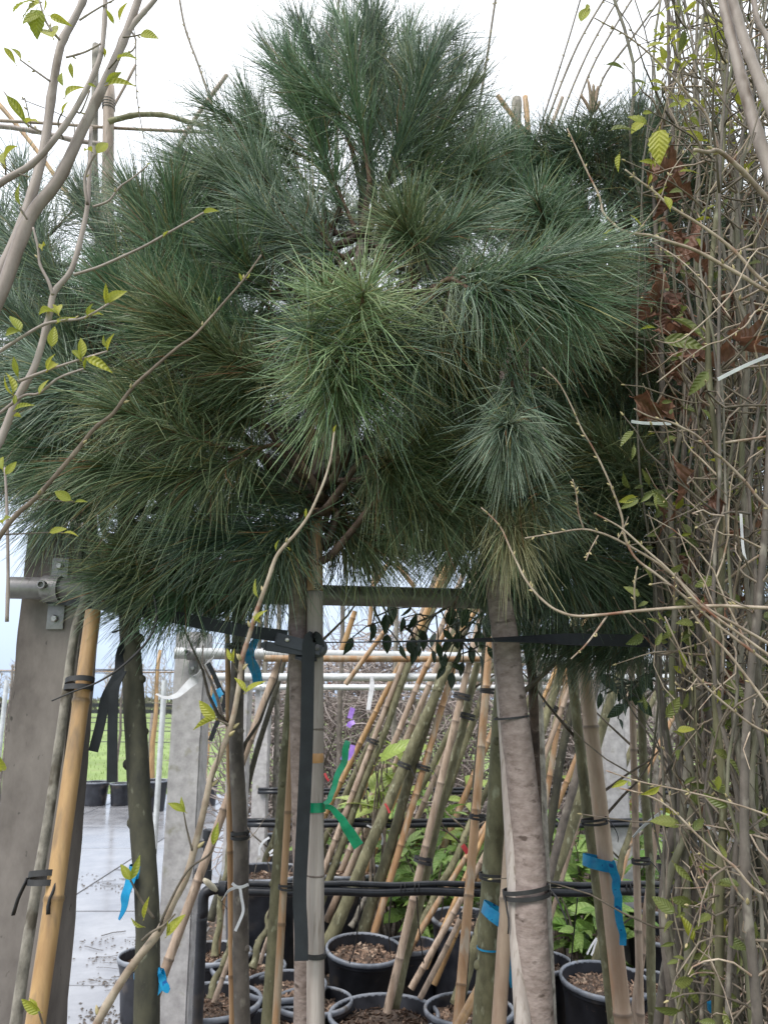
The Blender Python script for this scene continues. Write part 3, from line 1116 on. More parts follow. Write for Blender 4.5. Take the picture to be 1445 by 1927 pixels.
# knobs on the dark trunk
b = MB()
for (px, py, s) in ((266, 1198, 1), (269, 1275, 1), (274, 1374, 1), (234, 1435, 1.1), (283, 1490, 1.3), (242, 1545, 1.2), (288, 1602, 1.2), (290, 1702, 1.3), (246, 1330, .8)):
    c = P(px, py, 1.6 - (py - 1150) / 780 * .05)
    b.lathe(c + Vector((-.010 if px > 255 else .010, .008, -.004)), Vector((1 if px > 255 else -1, -.15, .12)), [(.012 * s, 0), (.0095 * s, .008), (.0055 * s, .013), (.001, .0145)], 10)
b.build('branch_scar', M['bark_dark'], roots['l'])
# grey slim trunk behind the left bamboo
c0 = P(30, 1927, 1.57)
tp = [Vector((c0.x - .03, 1.52, 0)), c0, P(100, 1487, 1.62), P(140, 1200, 1.65), P(160, 1130, 1.655), P(176, 1020, 1.66), P(150, 860, 1.7), P(110, 650, 1.75), P(90, 450, 1.8)]
roots['g'], TR['g'] = pine('slim grey barked pine strapped to the yellow bamboo at far left', tp,
                           [.013, .0105, .0095, .0090, .0095, .011, .010, .008, .006], M['bark_grey'])
# behind the right trunk
c0 = P(1012, 1600, 2.05)
tp = [Vector((c0.x, 2.05, 0)), c0, P(1003, 1300, 2.05), P(994, 1160, 2.05), P(1050, 900, 2.05), P(1130, 640, 2.0), P(1150, 420, 1.95), P(1112, 225, 1.85)]
roots['b'], TR['b'] = pine('rear right pine with candles on top, reddish trunk behind the flaky one', tp,
                           [.018, .013, .012, .012, .012, .011, .009, .006], M['bark_pine_dark'])
# far right, half hidden by the thicket
c0 = P(1330, 1500, 2.1)
tp = [Vector((c0.x, 2.1, 0)), c0, P(1310, 1250, 2.1), P(1290, 1000, 2.1), P(1212, 600, 2.05), P(1206, 480, 2.0), P(1210, 330, 2.0)]
roots['h'], TR['h'] = pine('dark pine at far right hidden behind the thicket of stems', tp,
                           [.022, .02, .02, .019, .016, .012, .008], M['bark_pine_dark'])

# hand-placed shoots: tree, base px, tip px, Ybase, Ytip, needles, length, class, th_tip, th_base, droop
SH = [
    # leader group
    ('c', (684, 440), (700, 95), 1.60, 1.60, 1000, .155, 'deep', .35, .75, .03),
    ('c', (700, 425), (795, 165), 1.58, 1.50, 800, .150, 'deep', .45, 1.0, .05),
    ('c', (665, 425), (560, 150), 1.57, 1.52, 760, .145, 'green', .45, 1.0, .06),
    ('c', (735, 330), (850, 140), 1.68, 1.72, 600, .150, 'deep', .45, 1.0, .05),
    ('c', (610, 320), (615, 95), 1.70, 1.76, 600, .145, 'deep', .4, .9, .04),
    ('c', (700, 250), (765, 80), 1.72, 1.76, 560, .140, 'green', .45, .9, .04),
    ('c', (690, 300), (660, 100), 1.52, 1.48, 420, .14, 'green', .4, .8, .04),
    ('c', (760, 420), (905, 290), 1.62, 1.62, 560, .145, 'blue', .6, 1.1, .15),
    ('c', (600, 440), (435, 270), 1.62, 1.66, 620, .150, 'green', .55, 1.1, .08),
    ('c', (560, 470), (370, 330), 1.66, 1.72, 560, .150, 'deep', .55, 1.1, .10),
    ('c', (640, 480), (500, 400), 1.5, 1.45, 520, .140, 'blue', .6, 1.1, .22),
    ('c', (740, 470), (860, 420), 1.5, 1.45, 460, .14, 'blue', .6, 1.1, .25),
    ('c', (620, 340), (525, 130), 1.62, 1.62, 620, .145, 'deep', .45, 1.0, .04),
    ('c', (590, 360), (480, 210), 1.64, 1.68, 560, .145, 'green', .45, 1.0, .05),
    ('c', (770, 340), (868, 190), 1.6, 1.6, 620, .145, 'deep', .45, 1.0, .05),
    ('c', (720, 260), (825, 90), 1.66, 1.68, 520, .145, 'deep', .45, 1.0, .04),
    ('c', (650, 250), (575, 80), 1.64, 1.62, 520, .145, 'deep', .45, 1.0, .04),
    ('c', (790, 400), (890, 240), 1.66, 1.7, 520, .145, 'green', .5, 1.0, .08),
    ('c', (560, 400), (440, 330), 1.56, 1.52, 520, .145, 'blue', .5, 1.0, .15),
    # front shoot facing the camera
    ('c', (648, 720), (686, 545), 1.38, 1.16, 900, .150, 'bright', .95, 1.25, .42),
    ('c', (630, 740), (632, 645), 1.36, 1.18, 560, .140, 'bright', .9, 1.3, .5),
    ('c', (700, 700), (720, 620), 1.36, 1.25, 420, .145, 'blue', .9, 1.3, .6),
    # right front spray
    ('c', (845, 530), (1075, 480), 1.34, 1.22, 820, .150, 'blue', .4, 1.05, .5),
    ('c', (850, 525), (1000, 495), 1.30, 1.20, 520, .145, 'blue', .5, 1.1, .6),
    ('c', (850, 520), (800, 640), 1.36, 1.28, 420, .150, 'olive', .5, 1.1, .45),
    ('c', (800, 480), (760, 420), 1.45, 1.40, 360, .140, 'olive', .7, 1.2, .25),
    ('c', (780, 560), (880, 640), 1.42, 1.36, 420, .15, 'olive', .6, 1.1, .5),
    # middle right tufts
    ('r', (965, 690), (955, 790), 1.33, 1.27, 660, .135, 'blue', .36, .95, .5),
    ('r', (960, 620), (1010, 560), 1.5, 1.4, 520, .15, 'olive', .7, 1.2, .4),
    ('r', (905, 700), (830, 680), 1.5, 1.42, 460, .15, 'olive', .7, 1.1, .6),
    ('c', (690, 860), (790, 830), 1.48, 1.40, 560, .15, 'olive', .6, 1.1, .55),
    ('c', (720, 940), (860, 890), 1.5, 1.42, 620, .155, 'olive', .6, 1.1, .6),
    ('r', (960, 860), (880, 880), 1.5, 1.42, 520, .15, 'olive', .6, 1.1, .65),
    ('r', (955, 905), (982, 965), 1.40, 1.33, 480, .105, 'dry', .45, .7, .85),
    ('r', (990, 850), (1010, 900), 1.5, 1.45, 420, .15, 'olive', .6, 1.1, .7),
    ('c', (600, 960), (400, 1000), 1.56, 1.46, 820, .155, 'deep', .5, 1.1, .35),
    ('c', (600, 930), (480, 900), 1.6, 1.55, 420, .15, 'deep', .6, 1.1, .4),
    ('c', (620, 960), (720, 1010), 1.62, 1.6, 480, .15, 'olive', .6, 1.1, .4),
    ('c', (600, 990), (520, 1060), 1.66, 1.66, 420, .15, 'deep', .6, 1.1, .35),
    # left low sprays
    ('c', (500, 840), (235, 870), 1.46, 1.34, 900, .150, 'olive', .45, 1.05, .55),
    ('c', (470, 790), (290, 760), 1.48, 1.40, 620, .150, 'olive', .5, 1.1, .35),
    ('c', (545, 720), (345, 625), 1.46, 1.36, 760, .150, 'olive', .35, .9, .12),
    ('c', (540, 700), (440, 730), 1.5, 1.46, 420, .15, 'olive', .5, 1.1, .4),
    ('c', (500, 640), (400, 560), 1.52, 1.48, 520, .15, 'green', .5, 1.1, .2),
    ('c', (540, 560), (450, 480), 1.52, 1.46, 460, .15, 'deep', .5, 1.1, .2),
    # left pine, upright greens
    ('l', (370, 560), (265, 390), 1.52, 1.50, 760, .155, 'green', .4, .85, .06),
    ('l', (345, 680), (230, 555), 1.48, 1.42, 760, .150, 'green', .4, .85, .08),
    ('l', (300, 560), (330, 390), 1.62, 1.66, 560, .15, 'deep', .4, .9, .05),
    ('l', (240, 520), (160, 380), 1.66, 1.72, 620, .155, 'deep', .45, 1.0, .08),
    ('l', (200, 600), (60, 470), 1.6, 1.6, 680, .155, 'deep', .45, 1.0, .10),
    ('l', (190, 700), (40, 600), 1.56, 1.52, 620, .155, 'deep', .5, 1.0, .15),
    ('l', (240, 720), (110, 700), 1.5, 1.44, 620, .15, 'blue', .6, 1.1, .5),
    ('l', (230, 780), (70, 760), 1.55, 1.52, 560, .155, 'deep', .5, 1.05, .25),
    ('l', (220, 850), (90, 840), 1.56, 1.52, 560, .155, 'green', .5, 1.05, .25),
    ('l', (250, 880), (120, 900), 1.6, 1.58, 560, .155, 'deep', .5, 1.05, .35),
    ('g', (110, 560), (10, 430), 1.72, 1.74, 520, .155, 'deep', .45, 1.0, .10),
    ('g', (90, 480), (40, 330), 1.78, 1.82, 420, .15, 'deep', .45, 1.0, .06),
    ('g', (120, 700), (-40, 680), 1.7, 1.7, 560, .155, 'deep', .5, 1.0, .2),
    ('g', (130, 800), (-30, 830), 1.66, 1.64, 560, .155, 'deep', .5, 1.0, .3),
    ('g', (150, 870), (40, 890), 1.72, 1.74, 460, .14, 'olive', .5, 1.0, .2),
    ('l', (236, 985), (205, 1045), 1.62, 1.58, 120, .11, 'olive', .4, .7, .5),
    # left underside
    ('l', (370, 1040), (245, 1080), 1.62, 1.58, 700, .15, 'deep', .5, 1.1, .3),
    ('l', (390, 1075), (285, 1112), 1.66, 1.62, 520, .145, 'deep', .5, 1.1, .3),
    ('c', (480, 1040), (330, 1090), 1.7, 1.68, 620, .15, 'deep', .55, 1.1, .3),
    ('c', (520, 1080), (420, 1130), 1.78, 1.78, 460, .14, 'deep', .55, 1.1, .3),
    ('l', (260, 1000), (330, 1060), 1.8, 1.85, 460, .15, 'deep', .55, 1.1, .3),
    # right top: candles
    ('b', (1160, 380), (1112, 218), 1.88, 1.82, 760, .150, 'deep', 1.15, 1.3, .45),
    ('b', (1175, 420), (1195, 240), 1.86, 1.84, 620, .155, 'deep', .5, 1.0, .08),
    ('b', (1150, 440), (1020, 320), 1.86, 1.84, 620, .155, 'deep', .55, 1.1, .12),
    ('r', (1030, 470), (1010, 370), 1.6, 1.48, 620, .14, 'blue', .8, 1.2, .6),
    ('r', (1000, 440), (960, 300), 1.72, 1.72, 620, .15, 'green', .5, 1.0, .12),
    ('r', (960, 420), (905, 330), 1.68, 1.66, 460, .145, 'blue', .6, 1.1, .2),
    ('r', (1010, 560), (1120, 560), 1.66, 1.62, 520, .15, 'deep', .6, 1.1, .3),
    ('b', (1150, 480), (1080, 420), 1.8, 1.76, 460, .15, 'deep', .6, 1.1, .3),
    ('h', (1212, 480), (1270, 400), 1.98, 1.95, 460, .15, 'deep', .5, 1.0, .2),
    ('h', (1212, 460), (1180, 300), 1.98, 1.98, 460, .15, 'deep', .5, 1.0, .1),
    ('h', (1240, 520), (1380, 400), 2.0, 2.0, 560, .15, 'deep', .5, 1.0, .2),
    ('h', (1260, 420), (1340, 240), 2.05, 2.05, 460, .15, 'deep', .5, 1.0, .1),
    ('b', (1120, 300), (1015, 275), 1.84, 1.80, 460, .15, 'deep', .6, 1.1, .25),
    ('b', (1145, 340), (1060, 270), 1.84, 1.80, 460, .13, 'deep', .6, 1.0, .25),
    ('b', (1170, 340), (1235, 235), 1.88, 1.86, 460, .15, 'deep', .5, 1.0, .12),
    ('b', (1070, 410), (960, 335), 1.82, 1.80, 460, .15, 'green', .5, 1.0, .15),
    ('g', (130, 930), (95, 985), 1.78, 1.76, 170, .12, 'olive', .6, 1.1, .5),
    # right body, darker
    ('h', (1230, 700), (1080, 640), 1.76, 1.66, 620, .155, 'olive', .5, 1.1, .25),
    ('h', (1240, 790), (1090, 740), 1.76, 1.68, 560, .155, 'deep', .5, 1.1, .3),
    ('h', (1250, 920), (1120, 850), 1.7, 1.62, 720, .155, 'olive', .45, 1.0, .3),
    ('h', (1240, 1000), (1120, 930), 1.76, 1.7, 520, .155, 'olive', .5, 1.1, .4),
    ('r', (1010, 640), (1090, 600), 1.62, 1.56, 520, .15, 'olive', .6, 1.1, .35),
    ('r', (1000, 960), (1060, 1040), 1.7, 1.66, 520, .15, 'deep', .55, 1.1, .5),
    ('b', (1100, 1020), (1170, 1080), 1.78, 1.74, 520, .15, 'deep', .55, 1.1, .6),
    ('b', (1060, 1020), (1000, 1080), 1.8, 1.8, 460, .15, 'deep', .55, 1.1, .5),
    ('b', (1080, 1140), (1020, 1190), 2.0, 2.0, 460, .15, 'deep', .6, 1.1, .3),
    ('b', (1180, 1130), (1100, 1200), 1.95, 1.95, 560, .15, 'deep', .6, 1.1, .35),
    ('h', (1260, 1150), (1170, 1200), 1.95, 1.9, 560, .15, 'deep', .6, 1.1, .35),
    ('h', (1280, 1100), (1190, 1120), 1.85, 1.8, 560, .15, 'deep', .6, 1.1, .4),
    ('r', (900, 1010), (960, 1070), 1.72, 1.7, 460, .14, 'deep', .6, 1.1, .4),
    ('c', (620, 900), (660, 860), 1.72, 1.78, 420, .15, 'deep', .6, 1.2, .3),
    ('c', (600, 880), (560, 830), 1.72, 1.8, 420, .15, 'deep', .6, 1.2, .3),
    ('c', (640, 960), (680, 1000), 1.72, 1.76, 420, .15, 'deep', .6, 1.2, .4),
    ('c', (560, 700), (570, 640), 1.68, 1.7, 420, .15, 'deep', .6, 1.2, .3),
    ('c', (560, 600), (590, 520), 1.7, 1.75, 420, .15, 'deep', .6, 1.2, .2),
    ('r', (1180, 620), (1210, 540), 1.9, 1.9, 420, .15, 'deep', .6, 1.2, .3),
    ('h', (1210, 700), (1190, 620), 1.95, 1.95, 420, .15, 'deep', .6, 1.2, .3),
    ('b', (1160, 600), (1180, 520), 1.95, 1.95, 420, .15, 'deep', .6, 1.2, .3),
    ('l', (330, 960), (300, 1000), 1.7, 1.7, 420, .15, 'deep', .6, 1.2, .4),
    ('r', (920, 960), (830, 960), 1.62, 1.56, 520, .155, 'olive', .6, 1.1, .6),
]
rs = random.Random(21)
for i, (tr, a, e, ya, ye, n, ln, cls, tt, tb, dr) in enumerate(SH):
    A, E = P(a[0], a[1], ya), P(e[0], e[1], ye)
    if tt < .75:
        E = E + (E - A) * .10
        tt, tb = tt * .72, tb * .78
    ln *= .93
    mid = (A + E) / 2 + Vector((rs.gauss(0, .008), rs.gauss(0, .008), -.012 - .05 * dr))
    # stem bulks out a little behind the listed base so the branch joins it
    back = A - (E - A) * .18 + Vector((0, 0, -.01))
    if i > 4:
        limb(roots[tr], TR[tr], back, rs)
    else:
        back = A
    shoot(roots[tr], [back, A, mid, E], int(n * (1.0 if tt < .6 else .9)), ln * .90, cls, 100 + i, tt, tb, dr * .55, rad=.00084, curl=.16)
    if i > 4:
        # a lesser side shoot forks off and mingles with its neighbours
        D = (E - A)
        a_ = Matrix.Rotation(rs.choice([-1, 1]) * rs.uniform(.45, .9), 3, Vector((rs.gauss(0, .5), 1, rs.gauss(0, .5))).normalized()) @ D
        p0 = A + D * rs.uniform(.05, .35)
        ln_ = max(D.length * rs.uniform(.5, .8), .07)
        a_ = a_.normalized() * ln_
        shoot(roots[tr], [p0, p0 + a_ * .5 + Vector((0, 0, -.006)), p0 + a_], int(n * .42), ln * .84, 'deep' if cls == 'dry' else rs.choice([cls, cls, cls, 'green', 'deep', 'olive']),
              2000 + i, tt + .05, tb + .05, dr * .5, rad=.00084, curl=.18, r=.004)

# shoots that close the openings low in the crowns
# inner and rear shoots of each crown
fill = {
    'c': (84, (640, 650), (310, 310), (1.58, 2.25)),
    'r': (46, (960, 760), (170, 300), (1.68, 2.2)),
    'l': (42, (210, 760), (190, 270), (1.62, 2.15)),
    'g': (14, (60, 760), (130, 260), (1.8, 2.2)),
    'b': (34, (1080, 760), (150, 330), (1.8, 2.3)),
    'h': (60, (1290, 760), (190, 430), (1.85, 2.5)),
}


def top_line(px):
    """upper outline of the crowns in the photograph (y at x), fill shoots stay below it"""
    xs = [-200, 0, 150, 330, 420, 480, 560, 700, 850, 905, 1000, 1100, 1200, 1300, 1500]
    ys = [520, 500, 480, 470, 400, 330, 260, 230, 270, 400, 440, 400, 400, 420, 400]
    return float(np.interp(px, xs, ys))


def low_line(px):
    """fill shoots keep above the rail"""
    return float(np.interp(px, [-200, 0, 120, 170, 300, 560, 620, 900, 980, 1250, 1500], [880, 880, 890, 960, 1010, 1020, 930, 920, 1020, 1090, 1100]))


k = 0
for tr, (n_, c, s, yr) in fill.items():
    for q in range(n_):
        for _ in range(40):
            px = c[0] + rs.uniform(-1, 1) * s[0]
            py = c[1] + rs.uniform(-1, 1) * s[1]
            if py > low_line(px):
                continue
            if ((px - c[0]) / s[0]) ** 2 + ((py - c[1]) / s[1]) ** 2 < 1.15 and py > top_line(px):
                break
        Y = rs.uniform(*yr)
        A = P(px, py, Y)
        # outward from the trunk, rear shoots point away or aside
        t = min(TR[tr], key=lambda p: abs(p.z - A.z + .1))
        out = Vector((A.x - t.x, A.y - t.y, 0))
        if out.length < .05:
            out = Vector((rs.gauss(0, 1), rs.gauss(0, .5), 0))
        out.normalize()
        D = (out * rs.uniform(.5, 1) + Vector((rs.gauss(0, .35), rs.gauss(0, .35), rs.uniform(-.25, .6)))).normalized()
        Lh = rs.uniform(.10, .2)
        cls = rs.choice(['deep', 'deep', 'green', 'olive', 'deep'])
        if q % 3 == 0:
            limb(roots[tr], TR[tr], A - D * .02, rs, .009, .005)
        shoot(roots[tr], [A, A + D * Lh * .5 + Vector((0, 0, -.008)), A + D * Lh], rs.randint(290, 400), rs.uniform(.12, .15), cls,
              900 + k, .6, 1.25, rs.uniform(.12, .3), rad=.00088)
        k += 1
print('needles', NEEDLE_TOTAL)

# candles on the rear right pine
top = P(1112, 212, 1.82)
for (px, py) in ((1092, 178), (1106, 150), (1116, 158), (1124, 162), (1128, 190)):
    E = P(px, py, 1.81)
    b = MB()
    pts = smooth([top, top * .5 + E * .5 + Vector((.003, 0, -.004)), E], sub=4)
    b.tube(pts, [.004, .0045, .005, .0052, .0052, .005, .0045, .004, .002][:len(pts)], 8, amp=.25, freq=300)
    b.build('candle', M['candle'], roots['b'])
# bare lower limbs under the crowns
for tr, pts, r in (('c', [P(600, 950, 1.62), P(690, 930, 1.75), P(800, 880, 1.85)], .010),
                   ('c', [P(600, 960, 1.62), P(520, 890, 1.6), P(440, 800, 1.5), P(400, 770, 1.48)], .011),
                   ('c', [P(590, 940, 1.64), P(500, 860, 1.6), P(420, 850, 1.52)], .009),
                   ('r', [P(930, 1010, 1.66), P(850, 1030, 1.75), P(720, 1010, 1.85)], .012),
                   ('h', [P(1290, 1000, 2.1), P(1230, 940, 1.95), P(1180, 890, 1.8)], .010)):
    sp, rr = smooth(pts, [r, r * .85, r * .7, r * .6][:len(pts)], 6)
    b = MB()
    b.tube(sp, rr, 10, amp=.15, freq=60)
    b.build('branch', M['bark_pine_dark'], roots[tr])
# ================================================================ canes and leaning young trees
def line3(pb, pt, Yb, Yt, ext_z=None):
    A, E = P(pb[0], pb[1], Yb), P(pt[0], pt[1], Yt)
    if ext_z is not None and A.z > ext_z:
        d = (A - E)
        A = A + d * ((A.z - ext_z) / -d.z)
    return A, E


def cane(label, pb, pt, Y, w, m='bamboo', Yt=None, ext=None, group='bamboo canes in the rows', step=.26, seed=0, top_open=False):
    """bamboo cane with swollen nodes; pb/pt picture points, w thickness in picture pixels at Y"""
    Yt = Y if Yt is None else Yt
    A, E = line3(pb, pt, Y, Yt, ext)
    r = w * mpp(Y) / 2
    rs_ = random.Random(seed + int(pb[0] * 7 + pt[0]))
    Lc = (E - A).length
    d = (E - A).normalized()
    side = d.orthogonal().normalized()
    pts, rr, cc = [], [], []
    pos = 0.0
    nodes = []
    x = rs_.uniform(.05, step)
    while x < Lc - .03:
        nodes.append(x)
        x += step * rs_.uniform(.85, 1.15)
    st = []
    st.append((0.0, 1.0, 1.0))
    for nd in nodes:
        st += [(nd - .020, 1.0, 1.0), (nd - .0065, 1.03, .9), (nd - .0025, 1.12, .62), (nd + .002, 1.10, .5), (nd + .006, 1.0, 1.12), (nd + .03, 1.0, 1.04)]
    st.append((Lc, 1.0, .9))
    st = sorted(st)
    bow = rs_.gauss(0, .004) * Lc
    for s, k, c in st:
        t = s / Lc
        pts.append(A + d * s + side * (bow * math.sin(math.pi * t)))
        rr.append(r * k * (1.08 - .2 * t))
        cc.append((c, c * .97, c * .92))
    n = 14 if w > 14 else 10
    cols = cc
    b = MB()
    # per-ring tint list for tube()
    b.tube(pts, rr, n, col=cols)
    o = b.build('bamboo_cane', M[m], origin=A, angle=math.radians(50))
    tag(o, label, 'cane', group)
    return o, A, E, r


def young_tree(label, pb, pt, Y, w, m='bark_olive', Yt=None, ext=None, group='young trees leaning in the pot rows', wob=.012, seed=0,
               mids=None, taper=.25, twigs=3, knots=4):
    Yt = Y if Yt is None else Yt
    A, E = line3(pb, pt, Y, Yt, ext)
    r = w * mpp(Y) / 2
    rs_ = random.Random(seed + int(pb[0] * 3 + pt[0] * 5))
    root = thing('young_tree', label, 'tree', A, group)
    N_ = 22
    pts, rr = [], []
    for i in range(N_ + 1):
        t = i / N_
        p = A + (E - A) * t
        q = noise.noise_vector(Vector((t * 5.0, seed * 3.3 + pb[0] * .1, 1.7))) * wob
        p = p + Vector((q.x, q.y, 0)) * min(1, t * 5)
        if mids:
            # bump towards named picture points
            for (mx, my, amp) in mids:
                dz = (t - mx) / my
                p = p + Vector((amp * math.exp(-dz * dz), 0, 0))
        pts.append(p)
        flare = 1 + .35 * max(0, 1 - t * 14)
        rr.append(r * (1 - taper * t) * flare)
    sp, srr = smooth(pts, rr, 3)
    b = MB()
    b.tube(sp, srr, 14, amp=.10, freq=40, seed=pb[0])
    tr = b.build('trunk', M[m], root)
    for k in range(knots):
        i = rs_.randint(6, N_ - 2)
        a = rs_.uniform(0, 6.28)
        dd = Vector((math.cos(a), math.sin(a), .35)).normalized()
        b = MB()
        b.lathe(pts[i] + dd * rr[i] * .6, dd, [(rr[i] * .55, 0), (rr[i] * .45, rr[i] * .45), (rr[i] * .25, rr[i] * .62), (.0005, rr[i] * .66)], 8)
        b.build('knot', M[m], tr)
    for k in range(twigs):
        i = rs_.randint(N_ - 7, N_)
        a = rs_.uniform(0, 6.28)
        dd = Vector((math.cos(a), math.sin(a) * .5, .7)).normalized()
        q = [pts[i]]
        for s in range(5):
            dd = (dd + Vector((rs_.gauss(0, .2), rs_.gauss(0, .2), .1))).normalized()
            q.append(q[-1] + dd * .07)
        b = MB()
        b.tube(q, [rr[i] * .35 * (1 - .15 * s) for s in range(6)], 6)
        b.build('twig', M['twig_brown'], root)
    return root, pts, rr


def tie(label, c, axis, rx, m='rubber', h=.006, tails=1, seed=0, ry=None, group='black rubber ties on canes and trunks', cat='plant tie', name='plant_tie', turns=2):
    """band wound round a cane and its trunk"""
    rs_ = random.Random(seed + int(c.x * 1000) + int(c.z * 100))
    ry = ry or rx * .7
    a = axis.normalized()
    u = Vector((1, 0, 0))
    u = (u - a * u.dot(a)).normalized()
    v = a.cross(u)
    root = thing(name, label, cat, c, group)
    b = MB()
    for k in range(turns):
        pts = []
        off = (k - (turns - 1) / 2) * h * 1.25
        for i in range(25):
            t = 2 * math.pi * i / 24
            pts.append(c + u * (rx * math.cos(t)) + v * (ry * math.sin(t)) + a * (off + .002 * math.sin(t + k * 2)))
        b.strap(pts, a, h, .0022)
    b.build('band', M[m], root, angle=.8)
    for k in range(tails):
        p0 = c + u * (rx * (1 if k % 2 == 0 else -1)) - v * (ry * .3)
        pts = [p0]
        dd = Vector((rs_.uniform(-.3, 1) * (1 if k % 2 == 0 else -1), -.5, -.3 - k)).normalized()
        for s in range(5):
            dd = (dd + Vector((rs_.gauss(0, .15), 0, -.35))).normalized()
            pts.append(pts[-1] + dd * .012)
        b = MB()
        b.strap(pts, Vector((.3, 1, .1)), h * .8, .002)
        b.build('loose_end', M[m], root)
    return root


# ---- near row -------------------------------------------------
o, A, E, r = cane('thick yellow bamboo cane leaning against the left concrete post', (52, 1921), (176, 1150), 1.42, 35, 'bamboo', Yt=1.57, ext=0.0, step=.30, seed=2)
ob, Ab, Eb, rb = cane('orange bamboo stub rising above the front rail through the left needles', (184, 1130), (204, 1030), 1.60, 22, 'bamboo_orange', Yt=1.61, step=.2)
tie('black rubber band round the yellow bamboo below its upper joint', P(150, 1288, 1.53), (P(176, 1150, 1.57) - P(52, 1921, 1.42)), .026, h=.010, tails=0, ry=.022)
tie('black rubber band with loose end round the yellow bamboo near the bottom left', P(84, 1652, 1.475), (P(176, 1150, 1.57) - P(52, 1921, 1.42)), .026, h=.010, tails=2, ry=.022)

# centre stake: orange above, weathered below
A, E = P(594, 1940, 1.585), P(593, 960, 1.585)
stake_root = thing('wooden_stake', 'straight pale weathered stake with orange upper half, strapped to the middle pine', 'stake', Vector((A.x, A.y, 0)))
top_c = P(593, 1113, 1.585)
b = MB()
pts = [Vector((A.x, 1.585, 0))] + [A + (top_c - A) * (i / 40) for i in range(41)]
b.tube(pts, .0163, 16, amp=.025, freq=30)
b.build('lower_stake', M['wood_pale'], stake_root)
b = MB()
pts = [top_c + (E - top_c) * (i / 16) + Vector((0, 0, .0015)) for i in range(17)]
b.tube(pts, [.0165] + [.0158] * 16, 16, amp=.02, freq=30)
b.build('upper_stake', M['bamboo_orange'], stake_root)
b = MB()
c = P(593, 1426, 1.585)
b.lathe(c, Vector((0, 0, 1)), [(.0165, -.009), (.0170, -.008), (.0170, .008), (.0165, .009)], 18)
b.build('orange_tape', M['tape_orange'], stake_root, angle=.6)
b = MB()
c = P(595, 1797, 1.585)
b.lathe(c, Vector((.01, 0, 1)), [(.0166, -.0045), (.0185, -.004), (.0185, .004), (.0166, .0045)], 20)
b.build('rubber_band', M['rubber'], stake_root, angle=.6)
for py in (1372, 1647):
    b = MB()
    c = P(594, py, 1.585)
    b.lathe(c, Vector((.02, 0, 1)), [(.0162, -.002), (.0171, 0), (.0162, .002)], 18, col=(.45, .42, .4))
    b.build('joint_ring', M['wood_pale'], stake_root)
# handwritten mark on the stake
cu = bpy.data.curves.new('mark', 'FONT')
cu.body = '30'
cu.size = .016
cu.extrude = .0003
tmp = bpy.data.objects.new('mark', cu)
COL.objects.link(tmp)
bpy.context.view_layer.update()
me = bpy.data.meshes.new_from_object(tmp)
bpy.data.objects.remove(tmp)
me.materials.clear()
me.materials.append(M['ink'])
mk = bpy.data.objects.new('handwritten_number', me)
COL.objects.link(mk)
mk.parent = stake_root
q = P(590, 1109, 1.585 - .0172)
mk.location = q - ROOTLOC[stake_root.name]
mk.rotation_euler = (math.pi / 2, math.radians(-8), math.radians(8))

# pale batten on the left side of the flaky trunk
A, E = P(985, 1945, 1.445), P(934, 1130, 1.665)
b = MB()
d = (E - A).normalized()
A = A - d * ((A.z - 0) / d.z)
n_ = 50
pts = [A + (E - A) * (i / n_) for i in range(n_ + 1)]
b.tube([p + Vector((.004 * noise.noise(p * 3), 0, 0)) for p in pts], .0145, 12, amp=.05, freq=25)
o = b.build('batten', M['wood_pale'], origin=A)
tag(o, 'pale grey split batten tied along the left side of the flaky trunk', 'stake')
tie('black rubber tie with knot round the flaky trunk and its pale batten', P(990, 1678, 1.50), Vector((-.1, .05, 1)), .041, h=.007, tails=2, ry=.036)
tie('thin dark band round the flaky trunk hidden behind its upper needles', P(962, 1350, 1.57), Vector((-.1, .05, 1)), .033, h=.004, tails=0, ry=.031, turns=1)

# olive trunk and cane left of the flaky trunk
young_tree('smooth olive green trunk wearing a blue ribbon, left of the flaky trunk', (905, 1927), (962, 1150), 2.0, 40, Yt=2.05, ext=0.0, knots=5, seed=3, taper=.15)
cane('greyish bamboo cane between the olive trunk and the flaky trunk', (941, 1925), (972, 1400), 1.9, 26, 'bamboo_pink', Yt=1.95, ext=0.0, seed=4)
tie('dark tie joining the olive trunk to the greyish cane', P(935, 1648, 2.0), Vector((.05, 0, 1)), .042, h=.006, tails=1, ry=.03)
# K / L pair right
young_tree('dark olive sapling trunk left of the thick orange bamboo on the right', (1149, 1925), (1068, 1180), 2.3, 20, Yt=2.35, ext=0.0, m='bark_olive', knots=4, seed=5, taper=.1)
cane('thick orange pink bamboo cane wearing a blue ribbon on the right', (1169, 1925), (1090, 1180), 2.2, 30, 'bamboo_pink', Yt=2.25, ext=0.0, seed=6, step=.34)
tie('black tie joining the dark sapling to the thick orange bamboo', P(1118, 1545, 2.2), Vector((-.08, 0, 1)), .034, h=.006, tails=2, ry=.028)
# M pair
cane('thin upright pinkish bamboo cane right of the blue ribbon', (1206, 1925), (1186, 1180), 2.6, 13, 'bamboo_grey', Yt=2.65, ext=0.0, seed=7)
young_tree('thin dark upright sapling directly right of the pinkish cane', (1230, 1925), (1204, 1180), 2.66, 16, m='bark_olive', ext=0.0, seed=8, taper=.1)
tie('black tie between the pinkish cane and the thin dark sapling', P(1205, 1620, 2.6), Vector((0, 0, 1)), .028, h=.007, tails=1, ry=.02)
